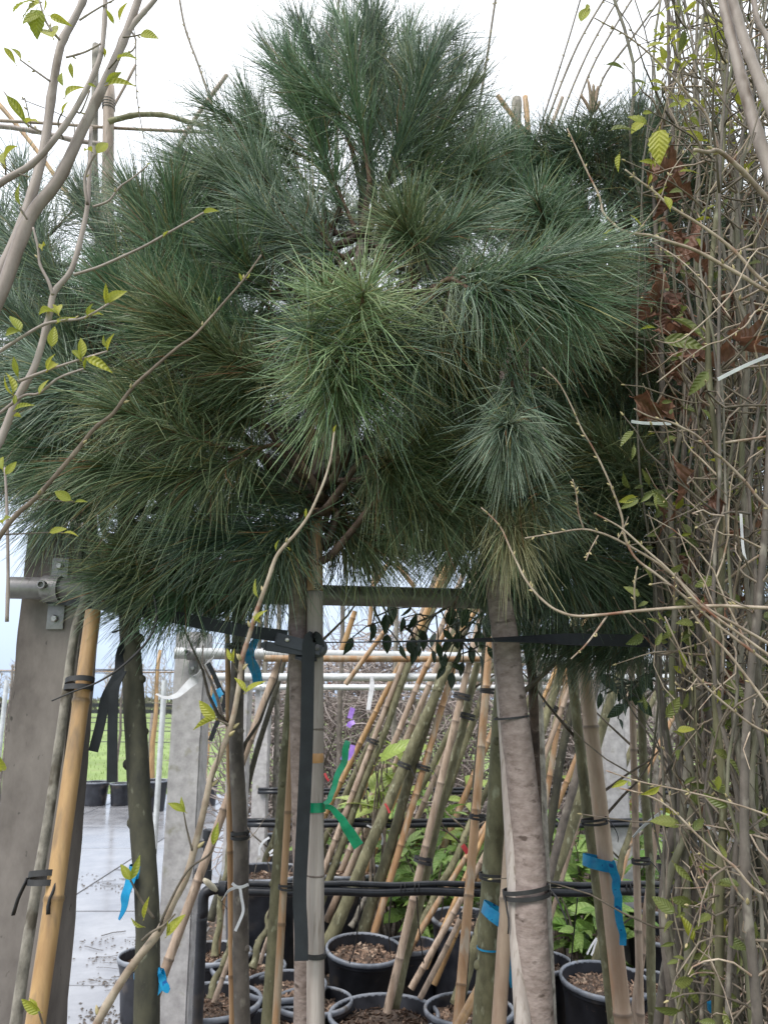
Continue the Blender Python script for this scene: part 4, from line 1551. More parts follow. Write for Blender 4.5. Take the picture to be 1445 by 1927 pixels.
# P brown trunk and thin cane
young_tree('straight grey brown trunk with black band and white twine left of centre', (457, 1940), (443, 1080), 2.2, 29, Yt=2.25, ext=0.0, m='bark_brown', seed=9, taper=.1, knots=7)
cane('slim orange bamboo cane on the left side of the grey brown trunk', (437, 1800), (427, 1080), 2.24, 11, 'bamboo_orange', ext=0.0, seed=10)
tie('black band round the grey brown trunk at mid height', P(452, 1571, 2.2), Vector((0, 0, 1)), .0235, h=.008, tails=0, ry=.0235)
tie('thin black band round the grey brown trunk just below the sloping strap', P(443, 1216, 2.24), Vector((0, 0, 1)), .026, h=.007, tails=1, ry=.024)
# R olive trunk and bamboo, left of hanging strap
young_tree('olive green trunk immediately left of the hanging black strap', (503, 1935), (556, 1200), 2.15, 25, Yt=2.3, ext=0.0, seed=11, taper=.1)
cane('slim orange bamboo cane between the olive trunk and hanging strap', (521, 1935), (553, 1340), 2.08, 14, 'bamboo_orange', Yt=2.15, ext=0.0, seed=12)
tie('black tie on the slim orange cane beside the hanging strap', P(541, 1668, 2.1), Vector((.05, 0, 1)), .022, h=.005, tails=1, ry=.018)
# G
cane('tall upright yellow orange bamboo cane standing before the black pipes', (860, 1927), (922, 1200), 2.9, 17, 'bamboo_orange', Yt=3.2, ext=0.0, seed=13)
young_tree('thin dark reddish stem just left of the tall yellow orange cane', (885, 1640), (914, 1180), 3.3, 10, m='bark_dark', ext=.25, seed=14, taper=.05)
for k, (px, py, lab) in enumerate(((918, 1300, 'black tie high on the tall yellow orange cane'), (899, 1537, 'black tie halfway down the tall yellow orange cane'), (880, 1724, 'black tie low on the tall yellow orange cane'))):
    tie(lab, P(px, py, 3.02), Vector((.1, 0, 1)), .03, h=.008, tails=1, ry=.02)
cane('yellow bamboo cane slanting up from the bottom edge beside the tall cane', (852, 1950), (933, 1800), 2.5, 18, 'bamboo', Yt=2.7, ext=0.0, seed=15)
# N
cane('slim pinkish cane leaning right, behind the thin dark sapling', (1222, 1659), (1252, 1400), 3.2, 13, 'bamboo_grey', ext=.3, seed=16)
young_tree('grey forked stem leaning right at the lower right', (1237, 1927), (1290, 1480), 1.9, 19, m='bark_brown', ext=0.0, seed=17)
cane('brownish bamboo cane tied behind the grey leaning stem', (1258, 1927), (1306, 1440), 2.0, 15, 'bamboo_grey', ext=0.0, seed=18)
tie('black tie round the grey leaning stem and its cane', P(1272, 1648, 1.9), Vector((.1, 0, 1)), .036, h=.006, tails=1, ry=.02)

# ---- leaning row: (kind, label, bottom px, top px, width, material, tie position)
LEAN = [
    ('cane', 'leaning pinkish bamboo cane whose foot hides behind the hanging green ribbon', (618, 1615), (757, 1250), 13, 'bamboo_grey'),
    ('tree', 'mossy leaning trunk paired with the pinkish cane by the green ribbon', (620, 1656), (770, 1245), 16, 'bark_olive'),
    ('cane', 'long leaning grey bamboo cane crossing just right of the green ribbon tip', (614, 1734), (819, 1254), 15, 'bamboo_grey'),
    ('tree', 'thick mossy leaning trunk ending at the left edge of the big tilted pot', (616, 1781), (844, 1248), 24, 'bark_olive'),
    ('tree', 'mossy trunk growing out of the big tilted pot in the middle', (678, 1772), (831, 1270), 22, 'bark_olive'),
    ('cane', 'orange bamboo cane stuck in the big tilted pot in the middle', (698, 1775), (855, 1248), 15, 'bamboo_orange'),
    ('cane', 'long leaning grey cane with black tie right of the big tilted pot', (728, 1905), (878, 1272), 17, 'bamboo_grey'),
    ('tree', 'long mossy trunk behind the leaning grey cane right of the tilted pot', (740, 1895), (900, 1255), 19, 'bark_olive'),
    ('tree', 'mossy trunk leaning steeply across to the tall yellow orange cane', (764, 1795), (905, 1515), 16, 'bark_olive'),
    ('cane', 'orange cane leaning steeply beside the mossy trunk behind the tall cane', (758, 1806), (935, 1520), 13, 'bamboo_orange'),
    ('cane', 'grey weathered cane leaning steeply towards the olive trunk', (773, 1861), (935, 1565), 14, 'bamboo_grey'),
    ('cane', 'short grey cane leaning between the tilted pot and the right pots', (790, 1880), (880, 1700), 12, 'bamboo_grey'),
    ('tree', 'pale leaning stem behind the tilted pot, thinnest of its clump', (660, 1745), (760, 1570), 10, 'bark_grey'),
    ('tree', 'slender leaning stem crossing under the green ribbon tip', (600, 1700), (672, 1585), 11, 'bark_grey'),
    # right clump
    ('cane', 'leftmost pale bamboo cane of the fan right of the flaky trunk', (985, 1398), (1044, 1262), 10, 'bamboo'),
    ('tree', 'mossy leaning trunk inside the fan right of the flaky trunk', (985, 1480), (1052, 1262), 20, 'bark_olive'),
    ('cane', 'second pale bamboo cane of the fan right of the flaky trunk', (985, 1450), (1058, 1275), 12, 'bamboo'),
    ('tree', 'broad mossy trunk low in the fan right of the flaky trunk', (990, 1560), (1064, 1300), 18, 'bark_olive'),
    ('cane', 'pinkish bamboo cane in the middle of the fan right of the flaky trunk', (996, 1505), (1070, 1300), 13, 'bamboo_grey'),
    ('cane', 'orange bamboo cane at the right side of the fan by the flaky trunk', (1026, 1512), (1066, 1270), 13, 'bamboo_orange'),
    ('tree', 'almost black leaning trunk right of the fan of canes', (1022, 1620), (1082, 1290), 19, 'bark_dark'),
    ('tree', 'brown leaning trunk rising right from behind the black trunk', (1036, 1640), (1112, 1330), 18, 'bark_brown'),
    ('tree', 'curved mossy trunk leaning far right below the dark needles', (1055, 1600), (1150, 1320), 24, 'bark_olive'),
    ('cane', 'pinkish cane leaning far right before the broad pale post', (1092, 1530), (1146, 1340), 10, 'bamboo_grey'),
    ('tree', 'mossy stem leaning right out of the right hand pot', (1112, 1830), (1192, 1545), 15, 'bark_olive'),
    ('cane', 'short orange cane leaning right above the right hand pot', (1164, 1660), (1196, 1545), 11, 'bamboo_orange'),
    # left clump
    ('cane', 'thick dark leaning cane behind the grey brown trunk, upper left', (395, 1600), (526, 1245), 20, 'bamboo_grey'),
    ('tree', 'dark mossy stem under the thick leaning cane', (404, 1800), (432, 1560), 12, 'bark_olive'),
    ('cane', 'slim brown cane standing next to the dark mossy stem in the left pot', (410, 1795), (440, 1520), 9, 'bamboo_orange'),
    ('tree', 'mossy stem crossing low behind the grey brown trunk', (396, 1880), (442, 1745), 14, 'bark_olive'),
    ('cane', 'pale cane slanting out of the bottom left pot', (402, 1888), (446, 1765), 11, 'bamboo_grey'),
    ('tree', 'mossy leaning stem between grey brown trunk and olive trunk', (462, 1725), (528, 1540), 13, 'bark_olive'),
    ('cane', 'orange leaning cane with white twine between the two left trunks', (470, 1722), (530, 1540), 11, 'bamboo_orange'),
    ('tree', 'mossy stem leaning from the pot left of the hanging strap', (474, 1822), (520, 1690), 14, 'bark_olive'),
    ('cane', 'thin brown cane leaning from the pot left of the hanging strap', (488, 1815), (522, 1712), 9, 'bamboo_grey'),
    ('tree', 'dark leaning stem seen between grey brown trunk and olive trunk higher up', (478, 1440), (520, 1290), 13, 'bark_dark'),
]
LEANPOS = {}
for i, (kind, lab, pb, pt, w, m) in enumerate(LEAN):
    zb = .30
    base = on_z(pb[0], pb[1], zb) if pb[1] > 1690 else None
    Y = base.y if base else {0: 4.9, 1: 4.9, 20: 3.6}.get(i, 4.6)
    if 14 <= i <= 23:
        Y = 3.9 + (i % 3) * .25
    if i == 26:
        Y = 3.25
    if i == 35:
        Y = 5.2
    ext = None if base else .3
    # carry the line on upwards, behind the needles
    up = 1.0
    tx, ty = pt
    if ty < 1340 and i != 26:
        k = (ty - 1060) / (pb[1] - ty)
        tx, ty = tx + (tx - pb[0]) * k, 1060
    if kind == 'cane':
        o, A, E, r = cane(lab, pb, (tx, ty), Y, w * .8, m, Yt=Y + .12, ext=ext, group='bamboo canes leaning in the pot row', seed=30 + i)
    else:
        rt, pts_, rr_ = young_tree(lab, pb, (tx, ty), Y, w * .9, m, Yt=Y + .12, ext=ext, seed=30 + i, wob=.018)
        A, E = pts_[0], pts_[-1]
    LEANPOS[i] = (A, E, Y)

for (px, py, i, lab) in ((800, 1309, 6, 'black tie high on the leaning grey cane'), (792, 1619, 6, 'black tie midway on the leaning grey cane'),
                         (620, 1395, 0, 'black tie on the pinkish cane near the centre stake'), (856, 1350, 7, 'black tie on the mossy trunk left of the tall cane'),
                         (690, 1440, 3, 'black tie low in the middle of the leaning canes'), (797, 1445, 5, 'black tie on the orange cane of the tilted pot'),
                         (1040, 1330, 16, 'black tie inside the fan of canes')):
    Y = LEANPOS[i][2] + .03
    A, E, _ = LEANPOS[i]
    # put it on the line itself
    t = min((k / 200 for k in range(201)), key=lambda s: abs((A + (E - A) * s).z - P(px, py, Y).z))
    c = A + (E - A) * t
    tie(lab, c, E - A, .04, h=.012, tails=1, ry=.028)

# the far row of leaning canes and stems
rs = random.Random(95)
ORD = ['first', 'second', 'third', 'fourth', 'fifth', 'sixth', 'seventh', 'eighth', 'ninth', 'tenth', 'eleventh', 'twelfth', 'thirteenth', 'fourteenth', 'fifteenth', 'sixteenth', 'seventeenth', 'eighteenth']
xs = [560, 588, 622, 640, 664, 690, 716, 742, 768, 792, 818, 842, 868, 1000, 1022, 1062, 1090, 1124]
ncane = ntree = 0
for k, xb in enumerate(xs):
    Y = 5.55 + rs.uniform(-.2, .35)
    pb = (xb + rs.uniform(-6, 6), 1640)
    ang = rs.uniform(.36, .50)
    pt = (pb[0] + ang * 580, 1060)
    if k % 5 in (0, 2, 3):
        cane('thin cane leaning in the far row, %s such cane from the left' % ORD[ncane], pb, pt, Y, rs.uniform(9, 11.5), rs.choice(['bamboo', 'bamboo_grey', 'bamboo_orange']), Yt=Y + .1, ext=.28, group='far row of leaning canes', seed=600 + k)
        ncane += 1
    else:
        young_tree('mossy stem leaning in the far row, %s such stem from the left' % ORD[ntree], pb, pt, Y, rs.uniform(10, 14), 'bark_olive', Yt=Y + .1, ext=.28, group='far row of leaning stems', seed=600 + k, twigs=1, knots=2)
        ntree += 1

# horizontal canes on rail 2
o, A, E, r = cane('horizontal bamboo cane lashed along the second rail', (498, 1239), (925, 1240), 3.33, 12, 'bamboo_orange', Yt=3.34, group='horizontal canes', seed=71, step=.4)
cane('short sawn brown cane leaning across the second rail', (650, 1288), (745, 1158), 3.28, 9, 'bamboo_orange', Yt=3.28, group='short canes across the second rail', seed=72)
cane('short brown cane end poking below the second rail near the dark leaves', (786, 1287), (905, 1062), 3.30, 9, 'bamboo_orange', Yt=3.3, group='short canes across the second rail', seed=73)
# crossing canes above the rail, seen through the hole in the needles
for k, (pb, pt, w, m, lab) in enumerate((
        ((790, 1185), (845, 1050), 13, 'bamboo', 'cane crossing the hole in the needles, thickest of them'),
        ((745, 1060), (780, 1105), 10, 'bamboo_orange', 'cane slanting down to the right in the hole in the needles'),
        ((700, 1105), (745, 1040), 9, 'bamboo_orange', 'thin cane rising right at the left of the hole in the needles'),
        ((855, 1200), (935, 1100), 9, 'bamboo', 'cane leaning right just under the front rail beside the flaky trunk'),
        ((640, 1235), (668, 1150), 11, 'bamboo', 'cane rising under the front rail right of the ratchet'),
        ((695, 1180), (705, 1060), 8, 'bamboo_orange', 'upright thin cane under the hole in the needles'))):
    cane(lab, pb, pt, 4.2 + .1 * k, w, m, group='canes behind the front rail', seed=80 + k)
# ================================================================ plant pots
def pot_meshes(R, H, key):
    """shared meshes for a pot of rim radius R and height H, base at the origin"""
    b = MB()
    prof = [(R * .76, 0), (R * .80, .006), (R * .90, H * .72), (R * .955, H - .045), (R * .965, H - .04), (R * .985, H - .036),
            (R * .985, H - .012), (R * .955, H - .006), (R * .93, H - .05), (R * .88, H - .09), (R * .74, .02)]
    b.lathe(Vector((0, 0, 0)), Vector((0, 0, 1)), prof, 40)
    o1 = b.build('pot_body', M['black_plastic'], angle=.5)
    b = MB()
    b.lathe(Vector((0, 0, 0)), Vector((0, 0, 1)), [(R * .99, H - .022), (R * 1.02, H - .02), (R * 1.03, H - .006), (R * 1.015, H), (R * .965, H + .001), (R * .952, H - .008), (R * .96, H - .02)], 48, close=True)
    o4 = b.build('rim', M['pot_rim_sheen'])
    rs_ = random.Random(key)
    b = MB()
    vs, fs = [], []
    zs = H - .055
    rings, seg = 9, 36
    for i in range(rings + 1):
        for k in range(seg):
            t = 2 * math.pi * k / seg
            rr = R * .93 * i / rings
            x, y = rr * math.cos(t), rr * math.sin(t)
            z = zs + .012 * noise.noise(Vector((x * 22 + key, y * 22, 0))) + .02 * (1 - (i / rings) ** 2) * .6
            if i == rings:
                z -= .012
            vs.append((x, y, z))
    for i in range(rings):
        for k in range(seg):
            k2 = (k + 1) % seg
            fs.append((i * seg + k, i * seg + k2, (i + 1) * seg + k2, (i + 1) * seg + k))
    b.add(vs, fs)
    o2 = b.build('soil', M['soil'])
    b = MB()
    for k in range(420):
        a, rr = rs_.uniform(0, 6.28), R * .9 * math.sqrt(rs_.random())
        x, y = rr * math.cos(a), rr * math.sin(a)
        z = zs + .012 * noise.noise(Vector((x * 22 + key, y * 22, 0))) + .02 * (1 - (rr / (R * .93)) ** 2) * .6 + .003
        an, el = rs_.uniform(0, 6.28), rs_.gauss(0, .5)
        t = Vector((math.cos(an) * math.cos(el), math.sin(an) * math.cos(el), math.sin(el))) * rs_.uniform(.005, .018)
        s = t.orthogonal().normalized() * rs_.uniform(.003, .007)
        c = Vector((x, y, z))
        n_ = t.cross(s).normalized() * .0025
        g = rs_.uniform(.4, 1.7)
        b.add([c - t - s, c + t - s * .6, c + t * .8 + s, c - t + s * .8, c + n_], [(0, 1, 4), (1, 2, 4), (2, 3, 4), (3, 0, 4)], (g, g, g))
    o3 = b.build('wood_chips', M['chips'])
    out = [o1.data, o2.data, o3.data, o4.data]
    for o in (o1, o2, o3, o4):
        bpy.data.objects.remove(o)
    return out


POTS = {}


def pot(label, px, py, R, H, tilt=(0, 0), name_group='black pots standing in the rows', Y=None, zrim=None):
    key = (round(R, 3), round(H, 3))
    if key not in POTS:
        POTS[key] = pot_meshes(R, H, len(POTS) + 3)
    ms = POTS[key]
    c = on_z(px, py, H) if Y is None else P(px, py, Y)
    root = thing('plant_pot', label, 'pot', Vector((c.x, c.y, 0)), name_group)
    rq = random.Random(int(px) + int(py))
    if not any(tilt):
        tilt = (0, 0)
    root.rotation_euler = (tilt[0], tilt[1], random.Random(int(px)).uniform(0, 6.28) if not any(tilt) else 0)
    body = bpy.data.objects.new('pot_body', ms[0])
    soil = bpy.data.objects.new('soil', ms[1])
    chips = bpy.data.objects.new('wood_chips', ms[2])
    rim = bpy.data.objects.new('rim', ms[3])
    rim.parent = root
    for o in (body, soil, chips, rim):
        COL.objects.link(o)
    body.parent = root
    soil.parent = root
    chips.parent = soil
    chips['kind'] = 'stuff'
    return root


pot('big tilted black pot in the middle holding a mossy trunk and orange cane', 679, 1778, .195, .36, tilt=(.10, .06))
pot('tall black pot half hidden behind the tall yellow orange cane', 876, 1728, .23, .42, tilt=(.03, .10))
pot('black pot at the bottom edge right of centre, behind the tall cane foot', 882, 1895, .185, .33)
pot('black pot at the bottom edge just right of the centre stake', 722, 1905, .23, .30)
pot('black pot peeping between the tilted pot and the leaning grey cane', 772, 1775, .15, .30)
pot('black pot whose rim shows just right of the flaky trunk', 1000, 1806, .19, .34)
pot('black pot with leaning mossy stem, left of the thick orange bamboo foot', 1128, 1836, .20, .36, tilt=(.08, .05))
pot('black pot with pale rim between orange bamboo and pinkish cane', 1212, 1845, .17, .30)
pot('black pot at the bottom right behind the grey leaning stem', 1255, 1915, .22, .32)
pot('small black pot behind the shrubs right of the pinkish cane', 1262, 1760, .18, .34)
pot('black pot at the upper left of the left pot cluster', 402, 1790, .19, .34)
pot('black pot behind the grey brown trunk, middle of the left cluster', 468, 1815, .18, .32)
pot('brown topped pot at bottom left beside the pale concrete post', 395, 1880, .22, .33)
pot('black pot with pale rim left of the hanging strap foot', 535, 1850, .19, .33)
pot('black pot cut by the bottom edge under the olive trunk', 528, 1922, .17, .30)
pot('black pot hidden left behind the knobbly dark trunk', 283, 1795, .16, .30)
pot('black pot hidden behind the middle stake foot', 590, 1880, .17, .3)
pot('small pot under the twiggy thicket at bottom right corner', 1340, 1890, .2, .34)
pot('small pot between the right trunks behind the twigs', 1395, 1790, .2, .34)
# larger pots of the next row
pot('large deep black pot seen between grey brown trunk and olive trunk', 500, 1600, .24, .62, Y=4.9)
pot('black pot with soil behind the large deep pot, upper left', 498, 1560, .22, .45)
pot('black pot behind the centre stake and green ribbon', 655, 1575, .22, .55, Y=5.3)
pot('black pot behind the hole between the leaning canes', 690, 1562, .2, .4)
pot('black pot in shade behind the right fan of canes', 1290, 1590, .24, .5)
pot('black pot far right behind the forked grey stem', 1235, 1700, .2, .42)
# far pots on the paving
for px, py, R, H, lab in ((183, 1463, .20, .34, 'far black pot between the big post and the strap tails'),
                          (230, 1461, .17, .32, 'far black pot between the strap tails and the knobbly trunk'),
                          (288, 1451, .24, .42, 'far black pot just right of the knobbly dark trunk'),
                          (388, 1462, .2, .36, 'far black pot right of the second concrete post')):
    pot(lab, px, py, R, H, Y=12.6 if R < .22 else 12.0, name_group='black pots at the far edge of the paving')
# ================================================================ leaves (shared meshes, length 1 along +Y, face +Z)
def leaf_mesh(name, m, W=.5, fold=.18, curl=.25, n=7, shape='ovate', wave=0.0, serr=0.0, seed=1, twist=0.0, stalk=.12):
    rs_ = random.Random(seed)
    vs, fs, cs = [], [], []
    for i in range(n + 1):
        t = i / n
        if shape == 'ovate':
            w = W / 2 * (math.sin(math.pi * min(1, t * .97 + .02) ** .75)) ** .85
        elif shape == 'lance':
            w = W / 2 * math.sin(math.pi * t ** .85)
        elif shape == 'lobed':
            w = W / 2 * math.sin(math.pi * t ** .7) * (1 + .42 * math.sin(t * 19 + seed))
        elif shape == 'obovate':
            w = W / 2 * math.sin(math.pi * t ** 1.25)
        w = max(w, .012)
        z0 = -curl * t * t
        y = t * (1 - .1 * curl)
        for j, s in enumerate((-1, -.5, 0, .5, 1)):
            ww = w * s * (1 + (serr * (1 if i % 2 else -1) if abs(s) == 1 else 0))
            zz = z0 + fold * abs(ww) * 1.6 + wave * math.sin(t * 15 + s * 2 + seed) * abs(s) * .5 + (wave * .5 * rs_.uniform(-1, 1))
            if serr:
                zz += .012 * (1 if i % 2 else -1) * (1 if s else 0)
            a = twist * t
            x2, z2 = ww * math.cos(a) - (zz - z0) * math.sin(a), ww * math.sin(a) + (zz - z0) * math.cos(a)
            vs.append((x2, y, z0 + z2))
            g = 1.12 if j == 2 else 1.0
            cs.append((g, g, g * .95))
    for i in range(n):
        for j in range(4):
            a = i * 5 + j
            fs.append((a, a + 1, a + 6, a + 5))
    b = MB()
    b.add(vs, fs, cs)
    if stalk:
        b.tube([Vector((0, -stalk, .0)), Vector((0, -stalk * .5, -.01)), Vector((0, .03, -.005))], [.018, .016, .012], 5, col=(1.0, .85, .8))
    o = b.build(name, M[m])
    me = o.data
    bpy.data.objects.remove(o)
    return me


LF = {
    'young': [leaf_mesh('leaf', 'leaf_young', .46, .22, .2, seed=1), leaf_mesh('leaf', 'leaf_young', .34, .5, .35, seed=2, shape='lance'),
              leaf_mesh('leaf', 'leaf_young', .25, .9, .15, seed=3, shape='lance'), leaf_mesh('leaf', 'leaf_young', .6, .1, .3, seed=4, serr=.08, n=12, wave=.02)],
    'dull': [leaf_mesh('leaf', 'leaf_dull', .40, .3, .3, seed=5), leaf_mesh('leaf', 'leaf_dull', .30, .5, .2, seed=6, shape='lance'),
             leaf_mesh('leaf', 'leaf_dull', .5, .15, .25, seed=7, serr=.06, n=12, wave=.02)],
    'dark': [leaf_mesh('leaf', 'leaf_dark', .42, .2, .25, seed=8, shape='lance'), leaf_mesh('leaf', 'leaf_dark', .5, .1, .15, seed=9)],
    'laurel': [leaf_mesh('leaf', 'leaf_laurel', .40, .18, .25, seed=10, shape='obovate'), leaf_mesh('leaf', 'leaf_laurel', .36, .25, .4, seed=11, shape='lance')],
    'lime': [leaf_mesh('leaf', 'leaf_lime', .42, .18, .25, seed=12, shape='obovate'), leaf_mesh('leaf', 'leaf_lime', .5, .1, .4, seed=13)],
    'dead': [leaf_mesh('dead_leaf', 'leaf_dead', .62, .5, .5, seed=14, shape='lobed', wave=.09, n=12, twist=.6),
             leaf_mesh('dead_leaf', 'leaf_dead', .55, .9, .3, seed=15, shape='lobed', wave=.11, n=12, twist=-1.0),
             leaf_mesh('dead_leaf', 'leaf_dead', .45, .3, .7, seed=16, shape='lobed', wave=.07, n=12, twist=1.4)],
    'red': [leaf_mesh('leaf', 'leaf_red', .5, .2, .3, seed=17)],
}
bm_ = MB()
bm_.lathe(Vector((0, 0, 0)), Vector((0, 1, 0)), [(.09, 0), (.2, .2), (.21, .42), (.14, .75), (.02, 1.0)], 8)
_o = bm_.build('bud', M['bud'])
BUD = _o.data
bpy.data.objects.remove(_o)


def leaf_px(root, base, tip, Y, kind='young', var=None, rs_=random, tilt=None, dy=0.0):
    A, E = P(base[0], base[1], Y), P(tip[0], tip[1], Y + dy)
    d = E - A
    up = tilt or Vector((rs_.gauss(0, .5), -1 + rs_.gauss(0, .4), rs_.gauss(.35, .5)))
    ms = LF[kind]
    place('dead_leaf' if kind == 'dead' else 'leaf', ms[var if var is not None else rs_.randrange(len(ms))], root, A, d, up, d.length)


def leaf_at(root, p, d, ln, kind, rs_, up=None):
    ms = LF[kind]
    up = up or Vector((rs_.gauss(0, .4), rs_.gauss(-.3, .4), 1))
    place('dead_leaf' if kind == 'dead' else 'leaf', rs_.choice(ms), root, p, d, up, ln)


def kinky(p0, d, ln, rs_, n=7, k=.22, grav=0.0):
    pts = [p0]
    d = d.normalized()
    for i in range(n):
        s = 1 if i % 2 else -1
        d = (d + Vector((rs_.gauss(0, k) + s * k * .5, rs_.gauss(0, k * .8), rs_.gauss(0, k) + grav))).normalized()
        pts.append(pts[-1] + d * (ln / n))
    return pts


def ppath(pts, Y, Y2=None):
    Y2 = Y if Y2 is None else Y2
    n = len(pts) - 1
    return [P(p[0], p[1], Y + (Y2 - Y) * i / n) for i, p in enumerate(pts)]


def stem(root, pts3, w0, w1, Y, m, name='branch', sub=5, sides=9, amp=.08, extra_buds=0, rs_=None):
    rr = [(w0 + (w1 - w0) * i / (len(pts3) - 1)) * mpp(Y) / 2 for i in range(len(pts3))]
    sp, srr = smooth(pts3, rr, sub)
    # nodes: slight swellings
    for i in range(len(srr)):
        if i % 7 == 3:
            srr[i] *= 1.14
    b = MB()
    b.tube(sp, srr, sides, amp=amp, freq=60, seed=pts3[0].x)
    o = b.build(name, M[m], root)
    for k in range(extra_buds):
        i = rs_.randrange(2, len(sp) - 1)
        t = (sp[i] - sp[i - 1]).normalized()
        q = Vector((rs_.gauss(0, 1), rs_.gauss(0, .6), rs_.gauss(0, 1)))
        q = (q - t * q.dot(t)).normalized()
        place('bud', BUD, root, sp[i] + q * srr[i] * .7, t * .9 + q * .7, q, min(max(.007, srr[i] * 3.2), .013))
    return o, sp, srr


# ---------------------------------------------------------------- bare shrubs behind the rows
def bare_shrub(label, px, Y, h, spread, m, n_stem, n_twig, seed, leafkind=None, nleaf=0):
    rs_ = random.Random(seed)
    x = P(px, 1400, Y).x
    root = thing('bare_shrub', label, 'shrub', Vector((x, Y, 0)), 'bare shrubs behind the pot rows')
    ends = []
    for s in range(n_stem):
        p0 = Vector((x + rs_.uniform(-spread, spread) * .8, Y + rs_.uniform(-.3, .3), 0))
        d = Vector((rs_.gauss(0, .12), rs_.gauss(0, .1), 1))
        pts = kinky(p0, d, h * rs_.uniform(.75, 1.05), rs_, 8, .10)
        b = MB()
        sp, rr = smooth(pts, [.017 * (1 - .09 * i) for i in range(9)], 3)
        b.tube(sp, rr, 6)
        b.build('stem', M[m], root)
        ends += sp[2:]
    b = MB()
    for k in range(int(n_twig * 1.9)):
        p = rs_.choice(ends)
        d = Vector((rs_.gauss(0, 1), rs_.gauss(0, .7), rs_.gauss(.45, .6)))
        ln = rs_.uniform(.25, .75)
        g = rs_.uniform(.5, 1.4)
        b.tube(kinky(p, d, ln, rs_, 5, .3), [.0075, .007, .006, .0055, .0045, .003], 3, caps=False, col=(g, g, g))
    o = b.build('twigs', M['far_twigs'], root)
    o['kind'] = 'stuff'
    for k in range(nleaf):
        p = rs_.choice(ends) + Vector((rs_.gauss(0, .15), rs_.gauss(0, .15), rs_.gauss(0, .15)))
        leaf_at(root, p, Vector((rs_.gauss(0, 1), rs_.gauss(0, 1), rs_.gauss(-.2, .7))), rs_.uniform(.06, .1), leafkind, rs_)


BSH = [('twiggy bare shrub behind the pale post and grey brown trunk', 500, 8.2, 2.0, .55, 'bark_grey', 7, 330, None, 0),
       ('bare grey shrub behind the hanging strap', 590, 8.8, 2.2, .6, 'bark_grey', 7, 360, 'dead', 10),
       ('bare shrub with a few red leaves behind the green ribbon', 690, 8.4, 2.2, .6, 'far_wood', 7, 380, 'red', 14),
       ('bare shrub with red brown leaves behind the middle canes', 790, 8.9, 2.3, .6, 'far_wood', 7, 380, 'dead', 22),
       ('pale bare shrub behind the tall yellow orange cane', 880, 8.3, 2.3, .6, 'bark_grey', 7, 360, 'dead', 12),
       ('bare shrub behind the fan of canes, left', 980, 8.7, 2.3, .6, 'far_wood', 7, 380, 'red', 12),
       ('bare shrub behind the fan of canes, right', 1080, 8.2, 2.3, .6, 'bark_grey', 7, 360, 'dead', 10),
       ('bare pale shrub at the right behind the pale posts', 1210, 8.8, 2.3, .7, 'bark_grey', 8, 330, None, 0),
       ('bare shrub far right behind the thicket', 1340, 8.4, 2.3, .7, 'far_wood', 8, 330, 'dead', 8)]
for i, (lab, px, Y, h, sp_, m, ns, nt_, lk, nl) in enumerate(BSH):
    bare_shrub(lab, px, Y, h, sp_, m, ns, nt_, 300 + i, lk, nl)

# whips standing in a row at 6.9 m: upright grey stems seen between the canes
for k, px in enumerate((486, 498, 522, 640, 742, 962, 1186, 1236, 1262, 1300)):
    lab = 'upright stem in the far row, '
    pairs = {486: 'nearest the thin distant pale post', 498: 'second right of the distant pale post', 522: 'just left of the hanging strap', 640: 'seen near the green ribbon',
             742: 'seen in the middle of the leaning canes', 962: 'seen beside the olive trunk', 1186: 'at the edge of the narrower pale post',
             1236: 'between narrower pale post and thicket', 1262: 'closest but one to the thicket', 1300: 'half hidden by the thicket'}
    young_tree(lab + pairs[px], (px - 4, 1560), (px + 4, 1130), 6.9, 11, m='bark_grey' if k % 3 else 'bark_brown', ext=0.0, seed=200 + k, group='upright stems of the far row', twigs=2, knots=2)


# ---------------------------------------------------------------- leafy shrubs
def leafy(label, name, px, Y, z0, z1, spread, kind, n, ln, seed, lime=0, cat='shrub', group='leafy shrubs among the pot rows'):
    rs_ = random.Random(seed)
    x = P(px, 1500, Y).x
    root = thing(name, label, cat, Vector((x, Y, 0)), group)
    tips = []
    for s in range(9):
        p0 = Vector((x + rs_.gauss(0, .05), Y + rs_.gauss(0, .05), 0))
        E = Vector((x + rs_.uniform(-1, 1) * spread, Y + rs_.uniform(-1, .8) * spread * .8, rs_.uniform(z0 + (z1 - z0) * .35, z1)))
        mid = p0 * .5 + E * .5 + Vector((rs_.gauss(0, .03), 0, .08))
        sp, rr = smooth([p0, mid, E], [.010, .007, .004], 8)
        b = MB()
        b.tube(sp, rr, 6)
        b.build('stem', M['twig_brown'], root)
        tips.append(sp)
    for k in range(n):
        sp = tips[k % len(tips)]
        i = rs_.randrange(4, len(sp))
        t = (sp[i] - sp[i - 1]).normalized()
        a = rs_.uniform(0, 6.28)
        o = Vector((math.cos(a), math.sin(a), 0))
        p = sp[i] + o * rs_.uniform(0, .02)
        if p.z < z0:
            p.z = z0 + rs_.uniform(0, .1)
        d = o + t * rs_.uniform(.1, .9) + Vector((0, -.25, rs_.gauss(-.1, .25)))
        kd = 'lime' if rs_.random() < lime else kind
        leaf_at(root, p, d, ln * rs_.uniform(.75, 1.35), kd, rs_)


